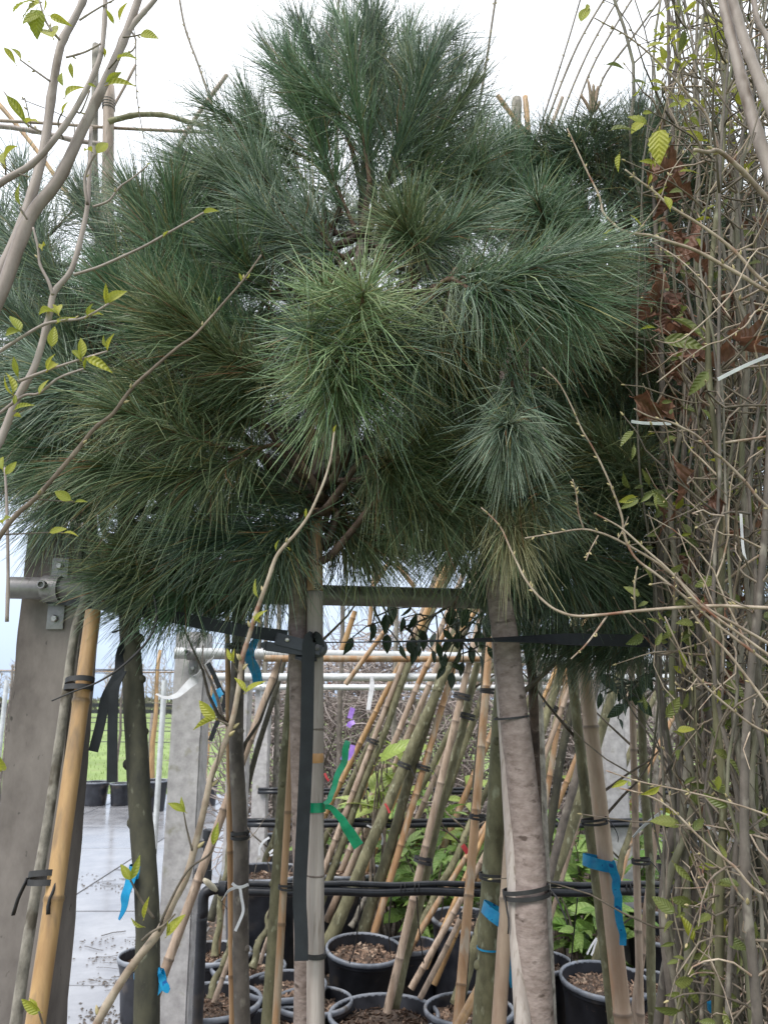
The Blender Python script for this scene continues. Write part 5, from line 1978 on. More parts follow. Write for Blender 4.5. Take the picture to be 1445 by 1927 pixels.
leafy('bright green laurel bush behind the big tilted pot', 'laurel_bush', 768, 5.7, .12, .95, .36, 'laurel', 150, .15, 401)
leafy('glossy laurel bush behind the leaning grey cane', 'laurel_bush', 850, 5.6, .15, .95, .32, 'laurel', 140, .14, 402, lime=.08)
leafy('lime leaved shrub rising between the leaning canes in the middle', 'lime_shrub', 700, 6.4, .5, 1.25, .30, 'laurel', 70, .19, 403, lime=.75)
leafy('variegated pale shrub left of the olive trunk', 'lime_shrub', 872, 6.3, .5, 1.1, .26, 'lime', 80, .13, 404)
leafy('laurel bush right of the flaky trunk, behind its black tie', 'laurel_bush', 1078, 5.2, .12, .95, .34, 'laurel', 150, .16, 405, lime=.05)
leafy('laurel bush low behind the right hand pot', 'laurel_bush', 1088, 4.9, .05, .7, .3, 'laurel', 110, .15, 406)
leafy('yellowish leaved shrub top right behind the thick orange bamboo', 'lime_shrub', 1152, 5.8, .55, 1.15, .26, 'laurel', 70, .15, 407, lime=.6)
leafy('laurel bush between the pinkish cane and blue ribbon', 'laurel_bush', 1178, 5.3, .1, .9, .26, 'laurel', 90, .15, 408)
leafy('dark leafy shrub left of the flaky trunk', 'laurel_bush', 930, 5.5, .15, .85, .26, 'laurel', 90, .13, 409)
leafy('shaded laurel bush deep between the tilted pot and centre stake', 'laurel_bush', 655, 6.0, .1, .8, .3, 'laurel', 70, .13, 410)

leafy('fresh green laurel bush filling the gap left of the tall yellow cane', 'laurel_bush', 810, 5.2, .1, .75, .36, 'laurel', 150, .15, 411)
leafy('light green shrub behind the middle black pipes, far left', 'lime_shrub', 735, 5.9, .2, .9, .3, 'laurel', 90, .15, 412, lime=.3)
leafy('glossy laurel bush behind the right fan of canes', 'laurel_bush', 1030, 5.6, .15, .95, .28, 'laurel', 110, .15, 413)
leafy('big leaved light green shoot just right of the green ribbon', 'lime_shrub', 690, 5.0, .95, 1.38, .14, 'lime', 16, .2, 414)
# dark evergreen leaves hanging under the rail
for (lab, pts, Y, n, seed) in (('dark evergreen twigs hanging below the front rail in the middle', [(905, 1080), (860, 1130), (810, 1160), (760, 1180)], 2.7, 26, 421),
                               ('dark evergreen leaves dangling just right of the ratchet', [(720, 1100), (705, 1140), (715, 1170), (730, 1190)], 2.6, 10, 422),
                               ('dark evergreen twig hanging beside the flaky trunk over the second rail', [(930, 1130), (895, 1165), (865, 1195), (885, 1225)], 2.7, 24, 423),
                               ('dark leafy twig under the dark needles before the broad pale post', [(1260, 1260), (1220, 1275), (1170, 1290), (1140, 1305)], 2.5, 20, 424)):
    rs_ = random.Random(seed)
    p3 = ppath(pts, Y)
    root = thing('evergreen_branch', lab, 'branch', p3[0], 'dark evergreen branches under the rail')
    o, sp, rr = stem(root, p3, 6, 3, Y, 'bark_dark', 'twig')
    for k in range(n):
        i = rs_.randrange(1, len(sp))
        p = sp[i] + Vector((rs_.gauss(0, .05), rs_.gauss(0, .05), rs_.gauss(-.03, .04)))
        b = MB()
        b.tube([sp[i], sp[i] * .5 + p * .5 + Vector((0, 0, .01)), p], [.003, .0025, .002], 5)
        b.build('leaf_stalk', M['bark_dark'], root)
        leaf_at(root, p, Vector((rs_.gauss(0, .45), rs_.gauss(0, .3), -1)), rs_.uniform(.042, .07), 'dark', rs_, Vector((rs_.gauss(0, .6), -1, rs_.gauss(0, .3))))

# ---------------------------------------------------------------- poles and bare shoots against the sky
SKY = [
    ('pole', 'pale wooden pole with wire binding rising above the left pine', [(200, 620), (203, 380), (206, 162)], 3.2, 26, 24, 'bamboo_grey'),
    ('pole', 'slim grey stake standing just left of the bound pole', [(178, 620), (178, 300), (181, 84)], 3.25, 16, 15, 'bark_grey'),
    ('cane', 'cane slanting down to the right across the upper left sky', [(-40, 150), (60, 270), (140, 382), (200, 460)], 3.4, 10, 9, 'bamboo'),
    ('cane', 'thin cane rising right of the bound pole', [(205, 215), (230, 172), (256, 122)], 3.3, 7, 6, 'bamboo_grey'),
    ('cane', 'cane rising to the right between the pole and the leader', [(270, 420), (352, 249), (427, 141)], 3.4, 11, 9, 'bamboo_grey'),
    ('branch', 'dark trained branch running level left of the bound pole', [(-60, 233), (20, 240), (80, 250), (140, 264), (200, 272)], 3.15, 11, 10, 'bark_smooth'),
    ('branch', 'trained branch arching right from the bound pole', [(205, 230), (222, 224), (260, 216), (310, 217), (350, 228), (400, 242), (470, 262)], 3.15, 13, 9, 'bark_olive'),
    ('cane', 'level bamboo cane tied behind the trained branches', [(-60, 224), (90, 232), (200, 240), (365, 248), (520, 252)], 3.22, 7, 7, 'bamboo_grey'),
    ('shoot', 'thin bare shoot rising left of the leader with small buds', [(430, 300), (404, 213), (375, 126), (348, 50), (334, -30)], 2.8, 4.5, 5, 'twig_brown'),
    ('shoot', 'very fine hanging shoot right of the smooth grey stems', [(252, 50), (256, 90), (256, 150), (262, 210), (272, 262)], 1.6, 2.5, 2, 'twig_brown'),
    ('shoot', 'bare shoot right of the leader, tallest against the sky', [(880, 330), (897, 225), (915, 115), (936, -30)], 2.6, 6, 5, 'twig_brown'),
    ('shoot', 'short piece of bare shoot above the leader', [(634, 300), (634, 60), (641, -30)], 2.7, 7, 6, 'twig_brown'),
    ('pole', 'wooden post top between two bamboo ends right of the leader', [(975, 520), (972, 300), (972, 186)], 3.2, 22, 21, 'bark_grey'),
    ('cane', 'sawn bamboo end right beside the wooden post top', [(1000, 420), (994, 260), (988, 182)], 3.15, 13, 12, 'bamboo'),
    ('cane', 'bamboo end crossing in front of the wooden post top', [(1010, 290), (985, 248), (936, 180)], 3.1, 10, 10, 'bamboo'),
    ('cane', 'pale cane end left of the candles', [(1020, 290), (1040, 230), (1058, 183)], 3.2, 9, 8, 'bamboo_grey'),
    ('shoot', 'leftmost of the bare shoots fanning up right of the post top', [(1000, 300), (1021, 225), (1060, 105), (1100, -30)], 3.0, 4, 4, 'twig_brown'),
    ('shoot', 'second of the bare shoots fanning up right of the post top', [(1004, 310), (1030, 225), (1087, 84), (1148, -20)], 3.0, 5, 5, 'twig_brown'),
    ('shoot', 'third of the bare shoots fanning up, beside the candles', [(1030, 310), (1052, 228), (1110, 90), (1180, -30)], 3.0, 4.5, 4.5, 'twig_brown'),
    ('shoot', 'fourth of the bare shoots, passing just behind the candles', [(1060, 290), (1082, 210), (1122, 110), (1200, -20)], 3.0, 4.5, 4.5, 'twig_brown'),
    ('shoot', 'rightmost of the bare shoots fanning up above the candles', [(1110, 230), (1134, 148), (1190, 70), (1256, -20)], 3.0, 5, 5, 'twig_brown'),
    ('shoot', 'bare upright twig in the left gap above the left pine', [(140, 260), (132, 225), (50, 190), (48, 186)], 2.0, 2, 2, 'twig_brown'),
]
rs = random.Random(61)
for kind, lab, pts, Y, w0, w1, m in SKY:
    p3 = ppath(pts, Y)
    nm = {'pole': 'wooden_pole', 'cane': 'bamboo_cane', 'branch': 'trained_branch', 'shoot': 'bare_shoot'}[kind]
    root = thing(nm, lab, {'pole': 'pole', 'cane': 'cane', 'branch': 'branch', 'shoot': 'shoot'}[kind], p3[0],
                 {'pole': 'poles above the pines', 'cane': 'canes against the sky', 'branch': 'trained branches', 'shoot': 'bare shoots against the sky'}[kind])
    if kind == 'pole' or (kind == 'cane' and len(p3) < 3):
        p3 = [Vector((p3[0].x, p3[0].y, 0))] + p3
        root.location = p3[0]
        ROOTLOC[root.name] = Vector(p3[0])
    stem(root, p3, w0, w1, Y, m, 'stem' if kind != 'pole' else 'pole_shaft', amp=.06 if kind != 'branch' else .12, sub=6,
         extra_buds=(10 if kind == 'shoot' else 0), rs_=rs)
    if kind == 'pole' and 'binding' in lab:
        b = MB()
        for k in range(4):
            c = P(205, 190 + k * 5, Y)
            b.lathe(c, Vector((.05, 0, 1)), [(.028, -.0022), (.0315, 0), (.028, .0022)], 14)
        b.build('wire_binding', M['wire'], root)
# ================================================================ branches close to the camera, left
rs = random.Random(71)
YA = 1.05
rootA = thing('viburnum_tree', 'grey smooth stemmed young tree at far left with yellow green leaves', 'tree', Vector((P(-170, 900, YA).x, YA, 0)), 'young trees close to the camera')
base = Vector((P(-170, 900, YA).x, YA, 0))
stem(rootA, [base, P(-150, 1400, YA), P(-120, 900, YA), P(-60, 680, YA), P(0, 558, YA), P(56, 412, YA), P(110, 339, YA), P(156, 243, YA), P(196, 159, YA), P(233, 76, YA), P(264, -10, YA), P(300, -120, YA)], 36, 15, YA, 'bark_smooth', 'trunk')
stem(rootA, [P(-75, 712, YA), P(-30, 590, YA + .01), P(8, 500, YA + .03), P(50, 399, YA + .04), P(83, 282, YA + .05), P(100, 166, YA + .05), P(116, 83, YA + .05), P(143, 30, YA + .05), P(165, -20, YA + .05), P(190, -120, YA + .05)], 25, 15, YA, 'bark_smooth')
stem(rootA, [P(-90, 420, YA - .03), P(0, 346, YA - .03), P(60, 309, YA - .02), P(103, 262, YA - .02), P(146, 199, YA - .02), P(185, 120, YA - .02), P(196, 60, YA - .02), P(200, -40, YA - .02)], 15, 10, YA, 'bark_smooth')
stem(rootA, [P(233, 76, YA), P(250, 47, YA), P(272, 22, YA), P(295, -5, YA), P(340, -70, YA)], 14, 10, YA, 'bark_smooth')
stem(rootA, [P(-140, 1100, YA), P(-60, 930, YA), P(0, 830, YA), P(33, 750, YA), P(66, 690, YA), P(92, 600, YA), P(103, 550, YA), P(135, 508, YA), P(156, 435, YA), P(166, 380, YA), P(169, 310, YA), P(172, 240, YA + .02)], 17, 8, YA, 'bark_smooth')
TW = [([(100, 555), (92, 530), (76, 498), (72, 465), (63, 428)], 7, 4), ([(140, 517), (185, 503), (233, 482), (275, 462), (316, 439), (350, 420), (384, 400)], 6, 4),
      ([(176, 389), (205, 378), (226, 352), (250, 335), (279, 311)], 5, 3), ([(-10, 668), (33, 640), (83, 611), (120, 603), (159, 598), (206, 571)], 7, 4),
      ([(0, 778), (45, 745), (75, 740), (110, 712), (158, 694)], 6, 4), ([(35, 718), (90, 697), (150, 677), (203, 661)], 6, 4), ([(113, 75), (100, 60), (85, 36), (75, 0)], 6, 4),
      ([(150, 38), (170, 25), (195, 10), (215, 0)], 5, 3), ([(95, 153), (60, 128), (38, 112)], 5, 3), ([(78, 248), (50, 232), (30, 205), (8, 172)], 5, 3),
      ([(125, 108), (160, 98), (190, 82)], 5, 4), ([(205, 130), (214, 120), (222, 110)], 4, 3), ([(232, 70), (252, 68), (268, 64)], 4, 3), ([(245, 55), (256, 75), (250, 95), (222, 108)], 4, 3),
      ([(165, 385), (160, 340), (168, 312), (180, 290)], 7, 4), ([(120, 262), (110, 232), (120, 208)], 4, 3), ([(0, 300), (14, 318), (52, 332)], 4, 3), ([(12, 330), (10, 300)], 4, 3), ([(52, 413), (38, 390)], 5, 4), ([(140, 200), (152, 212), (170, 170)], 4, 3),
      ([(60, 240), (48, 186)], 3, 2)]
for pts, w0, w1 in TW:
    stem(rootA, ppath(pts, YA - .015, YA - .03), w0, w1, YA, 'bark_smooth' if w0 > 4 else 'twig_brown', 'twig', amp=.05, extra_buds=1, rs_=rs)
LA = [((75, 5), (30, 20), 3), ((70, 18), (66, 62), 3), ((85, 0), (86, 26), 0), ((95, 30), (128, 42), 1), ((100, 70), (84, 38), 0), ((72, 28), (42, 34), 3), ((60, 2), (18, 4), 3),
      ((266, 64), (294, 66), 0), ((222, 110), (252, 94), 1), ((203, 160), (248, 147), 1), ((200, 155), (230, 132), 1), ((166, 158), (182, 162), 0), ((124, 182), (156, 148), 1),
      ((120, 162), (109, 128), 1), ((118, 214), (126, 188), 2), ((138, 148), (132, 114), 2), ((30, 120), (6, 84), 2), ((40, 112), (22, 86), 2), ((52, 116), (62, 118), 2),
      ((50, 232), (70, 215), 1), ((50, 232), (10, 172), 2), ((184, 288), (204, 262), 0), ((174, 286), (156, 270), 1), ((10, 310), (9, 260), 1), ((40, 386), (26, 344), 1),
      ((382, 402), (413, 389), 1), ((308, 446), (318, 432), 2), ((278, 312), (283, 305), 2), ((80, 470), (82, 455), 2), ((196, 90), (200, 106), 1), ((215, 45), (200, 15), 1), ((226, 38), (236, 0), 2),
      ((110, 592), (77, 567), 1), ((111, 590), (107, 560), 1), ((110, 607), (144, 589), 0), ((200, 572), (239, 537), 1), ((199, 570), (200, 532), 2), ((164, 597), (198, 579), 1),
      ((165, 595), (173, 569), 2), ((98, 652), (103, 612), 0), ((38, 622), (21, 588), 0), ((38, 623), (-2, 626), 1), ((90, 697), (92, 664), 1), ((90, 697), (112, 669), 1), ((152, 675), (158, 629), 1),
      ((155, 680), (134, 654), 2), ((160, 694), (163, 670), 2), ((164, 675), (205, 690), 1), ((203, 660), (211, 626), 2), ((203, 655), (192, 630), 2), ((75, 740), (88, 711), 0), ((25, 742), (-2, 714), 1),
      ((25, 740), (22, 694), 1), ((35, 710), (25, 669), 2), ((28, 772), (57, 754), 1), ((28, 760), (30, 742), 0), ((26, 783), (49, 780), 1), ((12, 892), (31, 867), 0), ((6, 884), (-2, 850), 1), ((6, 985), (10, 965), 1), ((2, 1450), (-6, 1432), 1)]
for (a, e, v) in LA:
    leaf_px(rootA, a, e, YA - .03, 'young', v, rs, dy=rs.gauss(0, .015))

# diagonal branch crossing in front of the left pine
YB = 1.12
b0 = P(-60, 1110, YB)
rootB = thing('diagonal_branch', 'bare brown branch sweeping diagonally up across the left pine needles', 'branch', Vector((b0.x, b0.y, b0.z)), 'branches close to the camera')
stem(rootB, ppath([(-60, 1110), (0, 1010), (33, 968), (66, 939), (108, 892), (150, 842), (180, 805), (213, 779), (240, 742), (259, 720), (285, 697), (312, 673), (340, 650), (365, 633), (395, 600), (430, 560), (460, 525), (492, 480)], YB, YB - .04),
     10, 3.6, YB, 'twig_dark', extra_buds=10, rs_=rs)
stem(rootB, ppath([(66, 939), (100, 942), (142, 945)], YB), 3, 2, YB, 'twig_brown', 'twig', amp=.05)
stem(rootB, ppath([(0, 1006), (50, 1004), (100, 1002), (125, 1003)], YB), 3, 2, YB, 'twig_brown', 'twig', amp=.05)
stem(rootB, ppath([(14, 1170), (16, 1080), (14, 960), (10, 880)], YB + .1), 8, 5, YB, 'bark_smooth', 'twig', amp=.05)
for (a, e, v) in (((134, 941), (100, 922), 0), ((142, 945), (164, 940), 1), ((95, 1002), (125, 992), 0), ((120, 1003), (148, 1001), 1), ((455, 530), (450, 512), 2), ((412, 568), (414, 556), 2), ((465, 524), (470, 508), 1)):
    leaf_px(rootB, a, e, YB - .02, 'young', v, rs)

# long pale shoot rising from the bottom edge
YC = 1.15
b0 = P(176, 1927, YC)
rootC = thing('long_shoot', 'long pale young branch rising from the bottom edge past the ratchet', 'branch', Vector((b0.x - .12, YC, 0)), 'branches close to the camera')
stem(rootC, [Vector((P(10, 2500, YC).x, YC, 0))] + ppath([(20, 2500), (95, 2130), (176, 1940), (240, 1830), (300, 1752), (330, 1690), (352, 1647), (375, 1560), (387, 1510), (398, 1460), (415, 1420), (437, 1357), (450, 1290), (455, 1243), (468, 1200), (483, 1151), (505, 1090), (520, 1048), (540, 1022), (556, 1005), (580, 972), (596, 939), (612, 900), (623, 859), (629, 812)], YC, YC - .02),
     16, 3.6, YC, 'twig_pale', extra_buds=16, rs_=rs, amp=.06)
for pts, w0, w1 in (([(300, 1752), (312, 1715), (352, 1640), (392, 1610), (402, 1590)], 5, 3), ([(268, 1770), (285, 1755), (310, 1740), (330, 1720)], 5, 3), ([(362, 1600), (352, 1560), (346, 1528)], 4, 2),
                    ([(432, 1364), (418, 1358), (405, 1352)], 4, 3), ([(290, 1728), (270, 1700), (258, 1680), (246, 1655)], 5, 3), ([(400, 1470), (415, 1400), (408, 1370)], 3.5, 2), ([(110, 2095), (88, 1960), (74, 1903)], 5, 3), ([(452, 1270), (440, 1252), (436, 1238)], 4, 2)):
    stem(rootC, ppath(pts, YC - .01, YC - .03), w0, w1, YC, 'twig_brown', 'twig', amp=.05)
for (a, e, v) in (((485, 1122), (475, 1089), 0), ((479, 1170), (498, 1143), 1), ((490, 1172), (476, 1157), 1), ((440, 1245), (423, 1220), 1), ((440, 1245), (440, 1220), 2), ((462, 1302), (445, 1270), 1), ((462, 1303), (496, 1276), 0),
                  ((405, 1352), (371, 1319), 0), ((405, 1353), (363, 1364), 1), ((349, 1528), (315, 1507), 1), ((349, 1526), (337, 1500), 1), ((401, 1590), (410, 1548), 1), ((315, 1760), (344, 1718), 0), ((314, 1758), (317, 1733), 2),
                  ((245, 1655), (228, 1625), 0), ((247, 1655), (265, 1612), 1), ((271, 1728), (279, 1688), 2), ((271, 1744), (244, 1730), 2), ((76, 1904), (36, 1884), 0), ((70, 1900), (58, 1876), 1), ((520, 1035), (523, 1015), 2), ((575, 975), (576, 955), 2), ((628, 815), (632, 798), 2), ((540, 1030), (548, 1035), 1)):
    leaf_px(rootC, a, e, YC - .03, 'young', v, rs)

# ================================================================ thicket on the right
YR = 1.22
rootR = thing('hornbeam_bush', 'pale branching twigs reaching left out of the right thicket', 'shrub', Vector((P(1620, 1200, YR).x, YR, 0)), 'bushes in the right thicket')
bR = Vector((P(1620, 1200, YR).x, YR, 0))
stem(rootR, [bR, P(1600, 1900, YR), P(1590, 1200, YR), P(1570, 600, YR), P(1540, 200, YR)], 34, 20, YR, 'bark_grey', 'trunk')
RB = [([(1580, 620), (1445, 550), (1400, 522), (1349, 493), (1305, 470), (1262, 456), (1225, 444), (1195, 440), (1168, 433), (1150, 418), (1134, 399), (1130, 380), (1124, 362), (1104, 322), (1087, 285), (1067, 242)], 11, 3),
      ([(1570, 610), (1445, 537), (1379, 470), (1320, 425), (1262, 389), (1232, 362), (1205, 342), (1175, 319)], 10, 4),
      ([(1560, 500), (1445, 376), (1396, 322), (1353, 285), (1330, 286), (1306, 282)], 15, 8),
      ([(1353, 285), (1329, 218), (1295, 180), (1262, 141), (1220, 100), (1178, 67), (1140, 46), (1118, 34)], 7, 3),
      ([(1590, 1150), (1445, 1144), (1400, 1142), (1356, 1140), (1280, 1143), (1195, 1150), (1130, 1157), (1081, 1159), (1044, 1147), (1018, 1127), (1000, 1107), (985, 1085), (973, 1060), (960, 1033), (940, 990), (905, 955)], 9, 3),
      ([(1600, 1300), (1400, 1185), (1329, 1144), (1290, 1105), (1245, 1066), (1205, 1040), (1161, 1016), (1130, 1003), (1094, 996), (1040, 1004), (987, 1013)], 8, 3),
      ([(1098, 995), (1088, 965), (1084, 930), (1077, 902)], 4, 2.5),
      ([(1596, 1340), (1400, 1200), (1316, 1137), (1262, 1077), (1215, 1035), (1171, 996), (1145, 980), (1118, 966)], 7, 3),
      ([(1596, 1360), (1380, 1200), (1296, 1130), (1240, 1085), (1195, 1050), (1175, 1009), (1170, 975), (1161, 946), (1145, 905), (1128, 868), (1112, 838), (1094, 808), (1075, 765), (1051, 721), (1020, 691)], 7, 2.5),
      ([(1590, 1080), (1445, 956), (1400, 905), (1363, 868), (1335, 845), (1312, 821), (1285, 806), (1262, 795), (1235, 788), (1215, 781), (1192, 769)], 8, 3),
      ([(1141, 1160), (1120, 1190), (1100, 1215), (1074, 1240)], 5, 2.5), ([(1195, 1150), (1193, 1110), (1198, 1068)], 4.5, 3), ([(1268, 1140), (1268, 1108), (1270, 1078)], 4, 2.5),
      ([(1125, 1008), (1110, 1035), (1102, 1055)], 3.5, 2), ([(1161, 1016), (1170, 1000), (1182, 972)], 3, 2),
      ([(1590, 620), (1445, 465), (1370, 560), (1280, 640), (1232, 640)], 5, 2.5), ([(1582, 760), (1445, 590), (1400, 615), (1360, 640), (1320, 655), (1235, 720)], 5, 2.5),
      ([(1195, 440), (1215, 415), (1240, 380), (1258, 330), (1300, 270)], 4, 2), ([(1225, 455), (1280, 490), (1330, 540), (1375, 600)], 4, 2.5), ([(1160, 435), (1130, 455), (1090, 500), (1068, 524)], 3.5, 2),
      ([(1596, 1660), (1445, 1685), (1380, 1630), (1320, 1580), (1265, 1525), (1220, 1498), (1165, 1483)], 7, 3), ([(1590, 1600), (1445, 1535), (1360, 1507), (1280, 1487), (1200, 1470), (1140, 1450)], 5, 2.5),
      ([(1590, 1420), (1445, 1380), (1370, 1330), (1312, 1275), (1285, 1235), (1250, 1160)], 6, 3), ([(1312, 1275), (1290, 1300), (1270, 1282)], 3, 2), ([(1560, 1500), (1445, 1330), (1370, 1230), (1330, 1190), (1300, 1150)], 8, 4)]
rsr = random.Random(77)
for pts, w0, w1 in RB:
    stem(rootR, ppath(pts, YR, YR - .05 + rsr.uniform(-.04, .04)), w0 * .8, w1 * .85, YR, 'twig_pale', 'branch', amp=.06, extra_buds=3 + len(pts) // 2, rs_=rsr)
for (a, e, k, v) in (((1100, 20), (1112, 2), 'young', 1), ((1093, 40), (1108, 5), 'young', 0), ((1240, 245), (1236, 300), 'young', 3), ((1208, 155), (1200, 185), 'young', 3), ((1190, 155), (1222, 150), 'dull', 0), ((1150, 245), (1200, 232), 'dull', 0),
                     ((1165, 290), (1158, 318), 'young', 1), ((1205, 425), (1190, 400), 'young', 0), ((1260, 395), (1252, 360), 'young', 1), ((1150, 432), (1128, 450), 'young', 1), ((1140, 122), (1178, 125), 'dull', 1),
                     ((1238, 1150), (1250, 1172), 'dull', 1), ((1250, 1172), (1262, 1200), 'dull', 1), ((1190, 812), (1164, 835), 'dull', 0), ((1192, 838), (1190, 865), 'dull', 1), ((1200, 940), (1168, 955), 'dull', 0), ((1205, 945), (1230, 925), 'dull', 1),
                     ((1195, 935), (1165, 945), 'young', 0), ((1236, 930), (1232, 958), 'dull', 1), ((1330, 700), (1300, 740), 'dull', 0), ((1320, 770), (1340, 790), 'dull', 1), ((1180, 1470), (1150, 1480), 'young', 1), ((1240, 1480), (1210, 1500), 'young', 1)):
    leaf_px(rootR, a, e, YR - .03, k, v, rsr)

# close thick grey stems at top right
rootT = thing('grey_tree', 'two thick smooth grey stems leaning in from the top right corner', 'tree', Vector((P(1700, 1000, 1.12).x, 1.12, 0)), 'young trees close to the camera')
bT = Vector((P(1700, 1000, 1.12).x, 1.12, 0))
stem(rootT, [bT, P(1690, 1500, 1.12), P(1600, 800, 1.12), P(1500, 450, 1.12), P(1445, 315, 1.12), P(1420, 240, 1.12), P(1400, 170, 1.12), P(1383, 101, 1.12), P(1368, 40, 1.12), P(1352, -30, 1.12), P(1330, -150, 1.12)], 34, 19, 1.12, 'bark_smooth', 'trunk')
stem(rootT, [P(1600, 800, 1.12), P(1540, 460, 1.10), P(1480, 280, 1.10), P(1445, 195, 1.10), P(1425, 145, 1.10), P(1406, 95, 1.10), P(1390, 45, 1.10), P(1372, -20, 1.10), P(1340, -150, 1.1)], 26, 20, 1.1, 'bark_smooth')
stem(rootT, [P(1540, 460, 1.12), P(1500, 260, 1.14), P(1450, 90, 1.15), P(1425, 40, 1.15), P(1415, -20, 1.15)], 16, 10, 1.12, 'bark_smooth')
stem(rootT, ppath([(1420, 250), (1405, 290), (1430, 200)], 1.1), 5, 3, 1.1, 'twig_brown', 'twig')

# the mass of upright stems
THK = [
    ('thicket bush of upright grey stems nearest the dark pine needles', 1262, 1.55, 9, 'thicket_bark', 1),
    ('thicket bush of mossy olive stems in the middle of the right side', 1320, 1.48, 9, 'bark_olive', 2),
    ('thicket bush of brown stems with dead leaves near the right edge', 1375, 1.42, 9, 'thicket_bark', 3),
    ('thicket bush of pale stems cut by the right picture edge', 1425, 1.36, 8, 'thicket_bark', 4),
    ('rear thicket bush of thin dark stems behind the brown leaves', 1300, 1.85, 12, 'thicket_bark', 5),
    ('rear thicket bush of dark stems at the far right edge', 1410, 1.75, 12, 'bark_dark', 6),
]
THR = []
for lab, pxc, Y, n, m, sd in THK:
    rs_ = random.Random(500 + sd)
    x = P(pxc, 1500, Y).x
    root = thing('thicket_bush', lab, 'shrub', Vector((x, Y, 0)), 'bushes in the right thicket')
    allp = []
    for k in range(n):
        # upright stem wandering in px, ground to above the frame
        pb = max(pxc + rs_.gauss(26, 24), 1285)
        pm = pxc + rs_.gauss(6, 60)
        ptp = pxc + rs_.gauss(10, 55)
        pts = []
        Yk = Y + rs_.gauss(0, .07)
        lean = rs_.gauss(0, .06)
        for i, py in enumerate((2300, 1927, 1700, 1500, 1300, 1100, 900, 700, 500, 300, 120, -60)):
            t = i / 11
            px = (pb * (1 - t) ** 2 + 2 * pm * t * (1 - t) + ptp * t * t) + rs_.gauss(0, 17)
            pts.append(P(px, py, Yk + lean * t))
        pts[0].z = max(pts[0].z, 0)
        pts.insert(0, Vector((pts[0].x, pts[0].y, 0)))
        if sd in (2, 5) and k % 3 == 0:
            pts = pts[:9]
        w = rs_.choice([4, 5, 5, 6, 6, 7, 8, 10, 13]) if k else 15
        if k == 1:
            w = 12
        o, sp, srr = stem(root, pts, w * 1.25, w * .55, Y, m if k % 4 else 'bark_brown', 'stem', sub=3, sides=8, amp=.10, extra_buds=2, rs_=rs_)
        allp.append(sp)
    # side twigs
    tw = []
    for k in range(44):
        sp = rs_.choice(allp)
        i = rs_.randrange(6, len(sp))
        d = Vector((rs_.choice([-1, 1]) * rs_.uniform(.4, 1), rs_.uniform(-1, .3), rs_.uniform(-.1, .9)))
        pts = kinky(sp[i], d, rs_.uniform(.12, .42), rs_, 7, .2)
        if min(px_of(q)[0] for q in pts) < (1240 if px_of(pts[-1])[1] > 1230 else 1170) and k % 6:
            continue
        b = MB()
        b.tube(pts, [.0024, .0022, .002, .0018, .0016, .0014, .0012, .0009], 6)
        b.build('twig', M['twig_pale' if rs_.random() < .45 else 'twig_brown'], root)
        tw.append(pts)
        place('bud', BUD, root, pts[-1], pts[-1] - pts[-2], Vector((0, -1, 0)), .009)
    THR.append((root, allp, tw, rs_, Y, pxc))

# fine criss-cross twigs of the thicket, past counting
b = MB()
rs_ = random.Random(540)
for k in range(1500):
    root, allp, tw, _, Y, pxc = rs_.choice(THR)
    sp = rs_.choice(allp)
    p = sp[rs_.randrange(3, len(sp))]
    d = Vector((rs_.gauss(0, 1), rs_.gauss(-.1, .6), rs_.gauss(.6, .7)))
    ln = rs_.uniform(.1, .36)
    g = rs_.uniform(.55, 1.6)
    kp = kinky(p, d, ln, rs_, 6, .24)
    lim = min(px_of(q)[0] for q in kp)
    ey = px_of(kp[-1])[1]
    if k not in (750, 1499) and lim < (1255 if ey > 1230 else 1205):
        continue
    b.tube(kp, [.0021, .0019, .0017, .0015, .0013, .001, .0007], 4, caps=False, col=(g, g, g))
    if k in (750, 1499):
        o = b.build('thicket_twigs', M['twig_brown' if k == 750 else 'twig_pale'])
        o['kind'] = 'stuff'
        b = MB()

# leaves of the thicket
def thicket_leaf(ri, px, py, Y, kind, ln, rs_, down=0.0):
    root = THR[ri][0]
    p = P(px, py, Y)
    a = rs_.uniform(0, 6.28)
    d = Vector((math.cos(a), rs_.gauss(-.2, .4), math.sin(a) * .7 - down))
    leaf_at(root, p, d, ln, kind, rs_, Vector((rs_.gauss(0, .6), -1, rs_.gauss(.4, .5))))


rs_ = random.Random(550)
for k in range(170):                                  # backlit, high
    py = rs_.uniform(-10, 340)
    px = rs_.uniform(1205 + max(0, 120 - py) * .2, 1440)
    thicket_leaf(rs_.choice([0, 1, 2, 3]), px, py, rs_.uniform(1.3, 1.7), 'young' if rs_.random() < .75 else 'dull', rs_.uniform(.018, .042), rs_)
for k in range(80):                                  # dead brown clump
    py = rs_.choice([rs_.gauss(380, 45), rs_.gauss(740, 60), rs_.gauss(640, 50), rs_.uniform(300, 1050), rs_.gauss(480, 60)])
    px = rs_.gauss(1262, 26) if rs_.random() < .72 else rs_.uniform(1240, 1440)
    thicket_leaf(rs_.choice([0, 2, 4]), px, py, rs_.uniform(1.42, 1.8), 'dead', rs_.uniform(.045, .085), rs_, down=.6)
for k in range(34):
    py = rs_.uniform(560, 1450)
    px = rs_.uniform(1330, 1445)
    thicket_leaf(rs_.choice([2, 3, 5]), px, py, rs_.uniform(1.3, 1.7), 'dead', rs_.uniform(.03, .06), rs_, down=.5)
for k in range(70):
    py = rs_.uniform(340, 1000)
    px = rs_.uniform(1190, 1440)
    thicket_leaf(rs_.choice([0, 1, 2]), px, py, rs_.uniform(1.3, 1.6), 'dull' if rs_.random() < .7 else 'young', rs_.uniform(.014, .034), rs_)
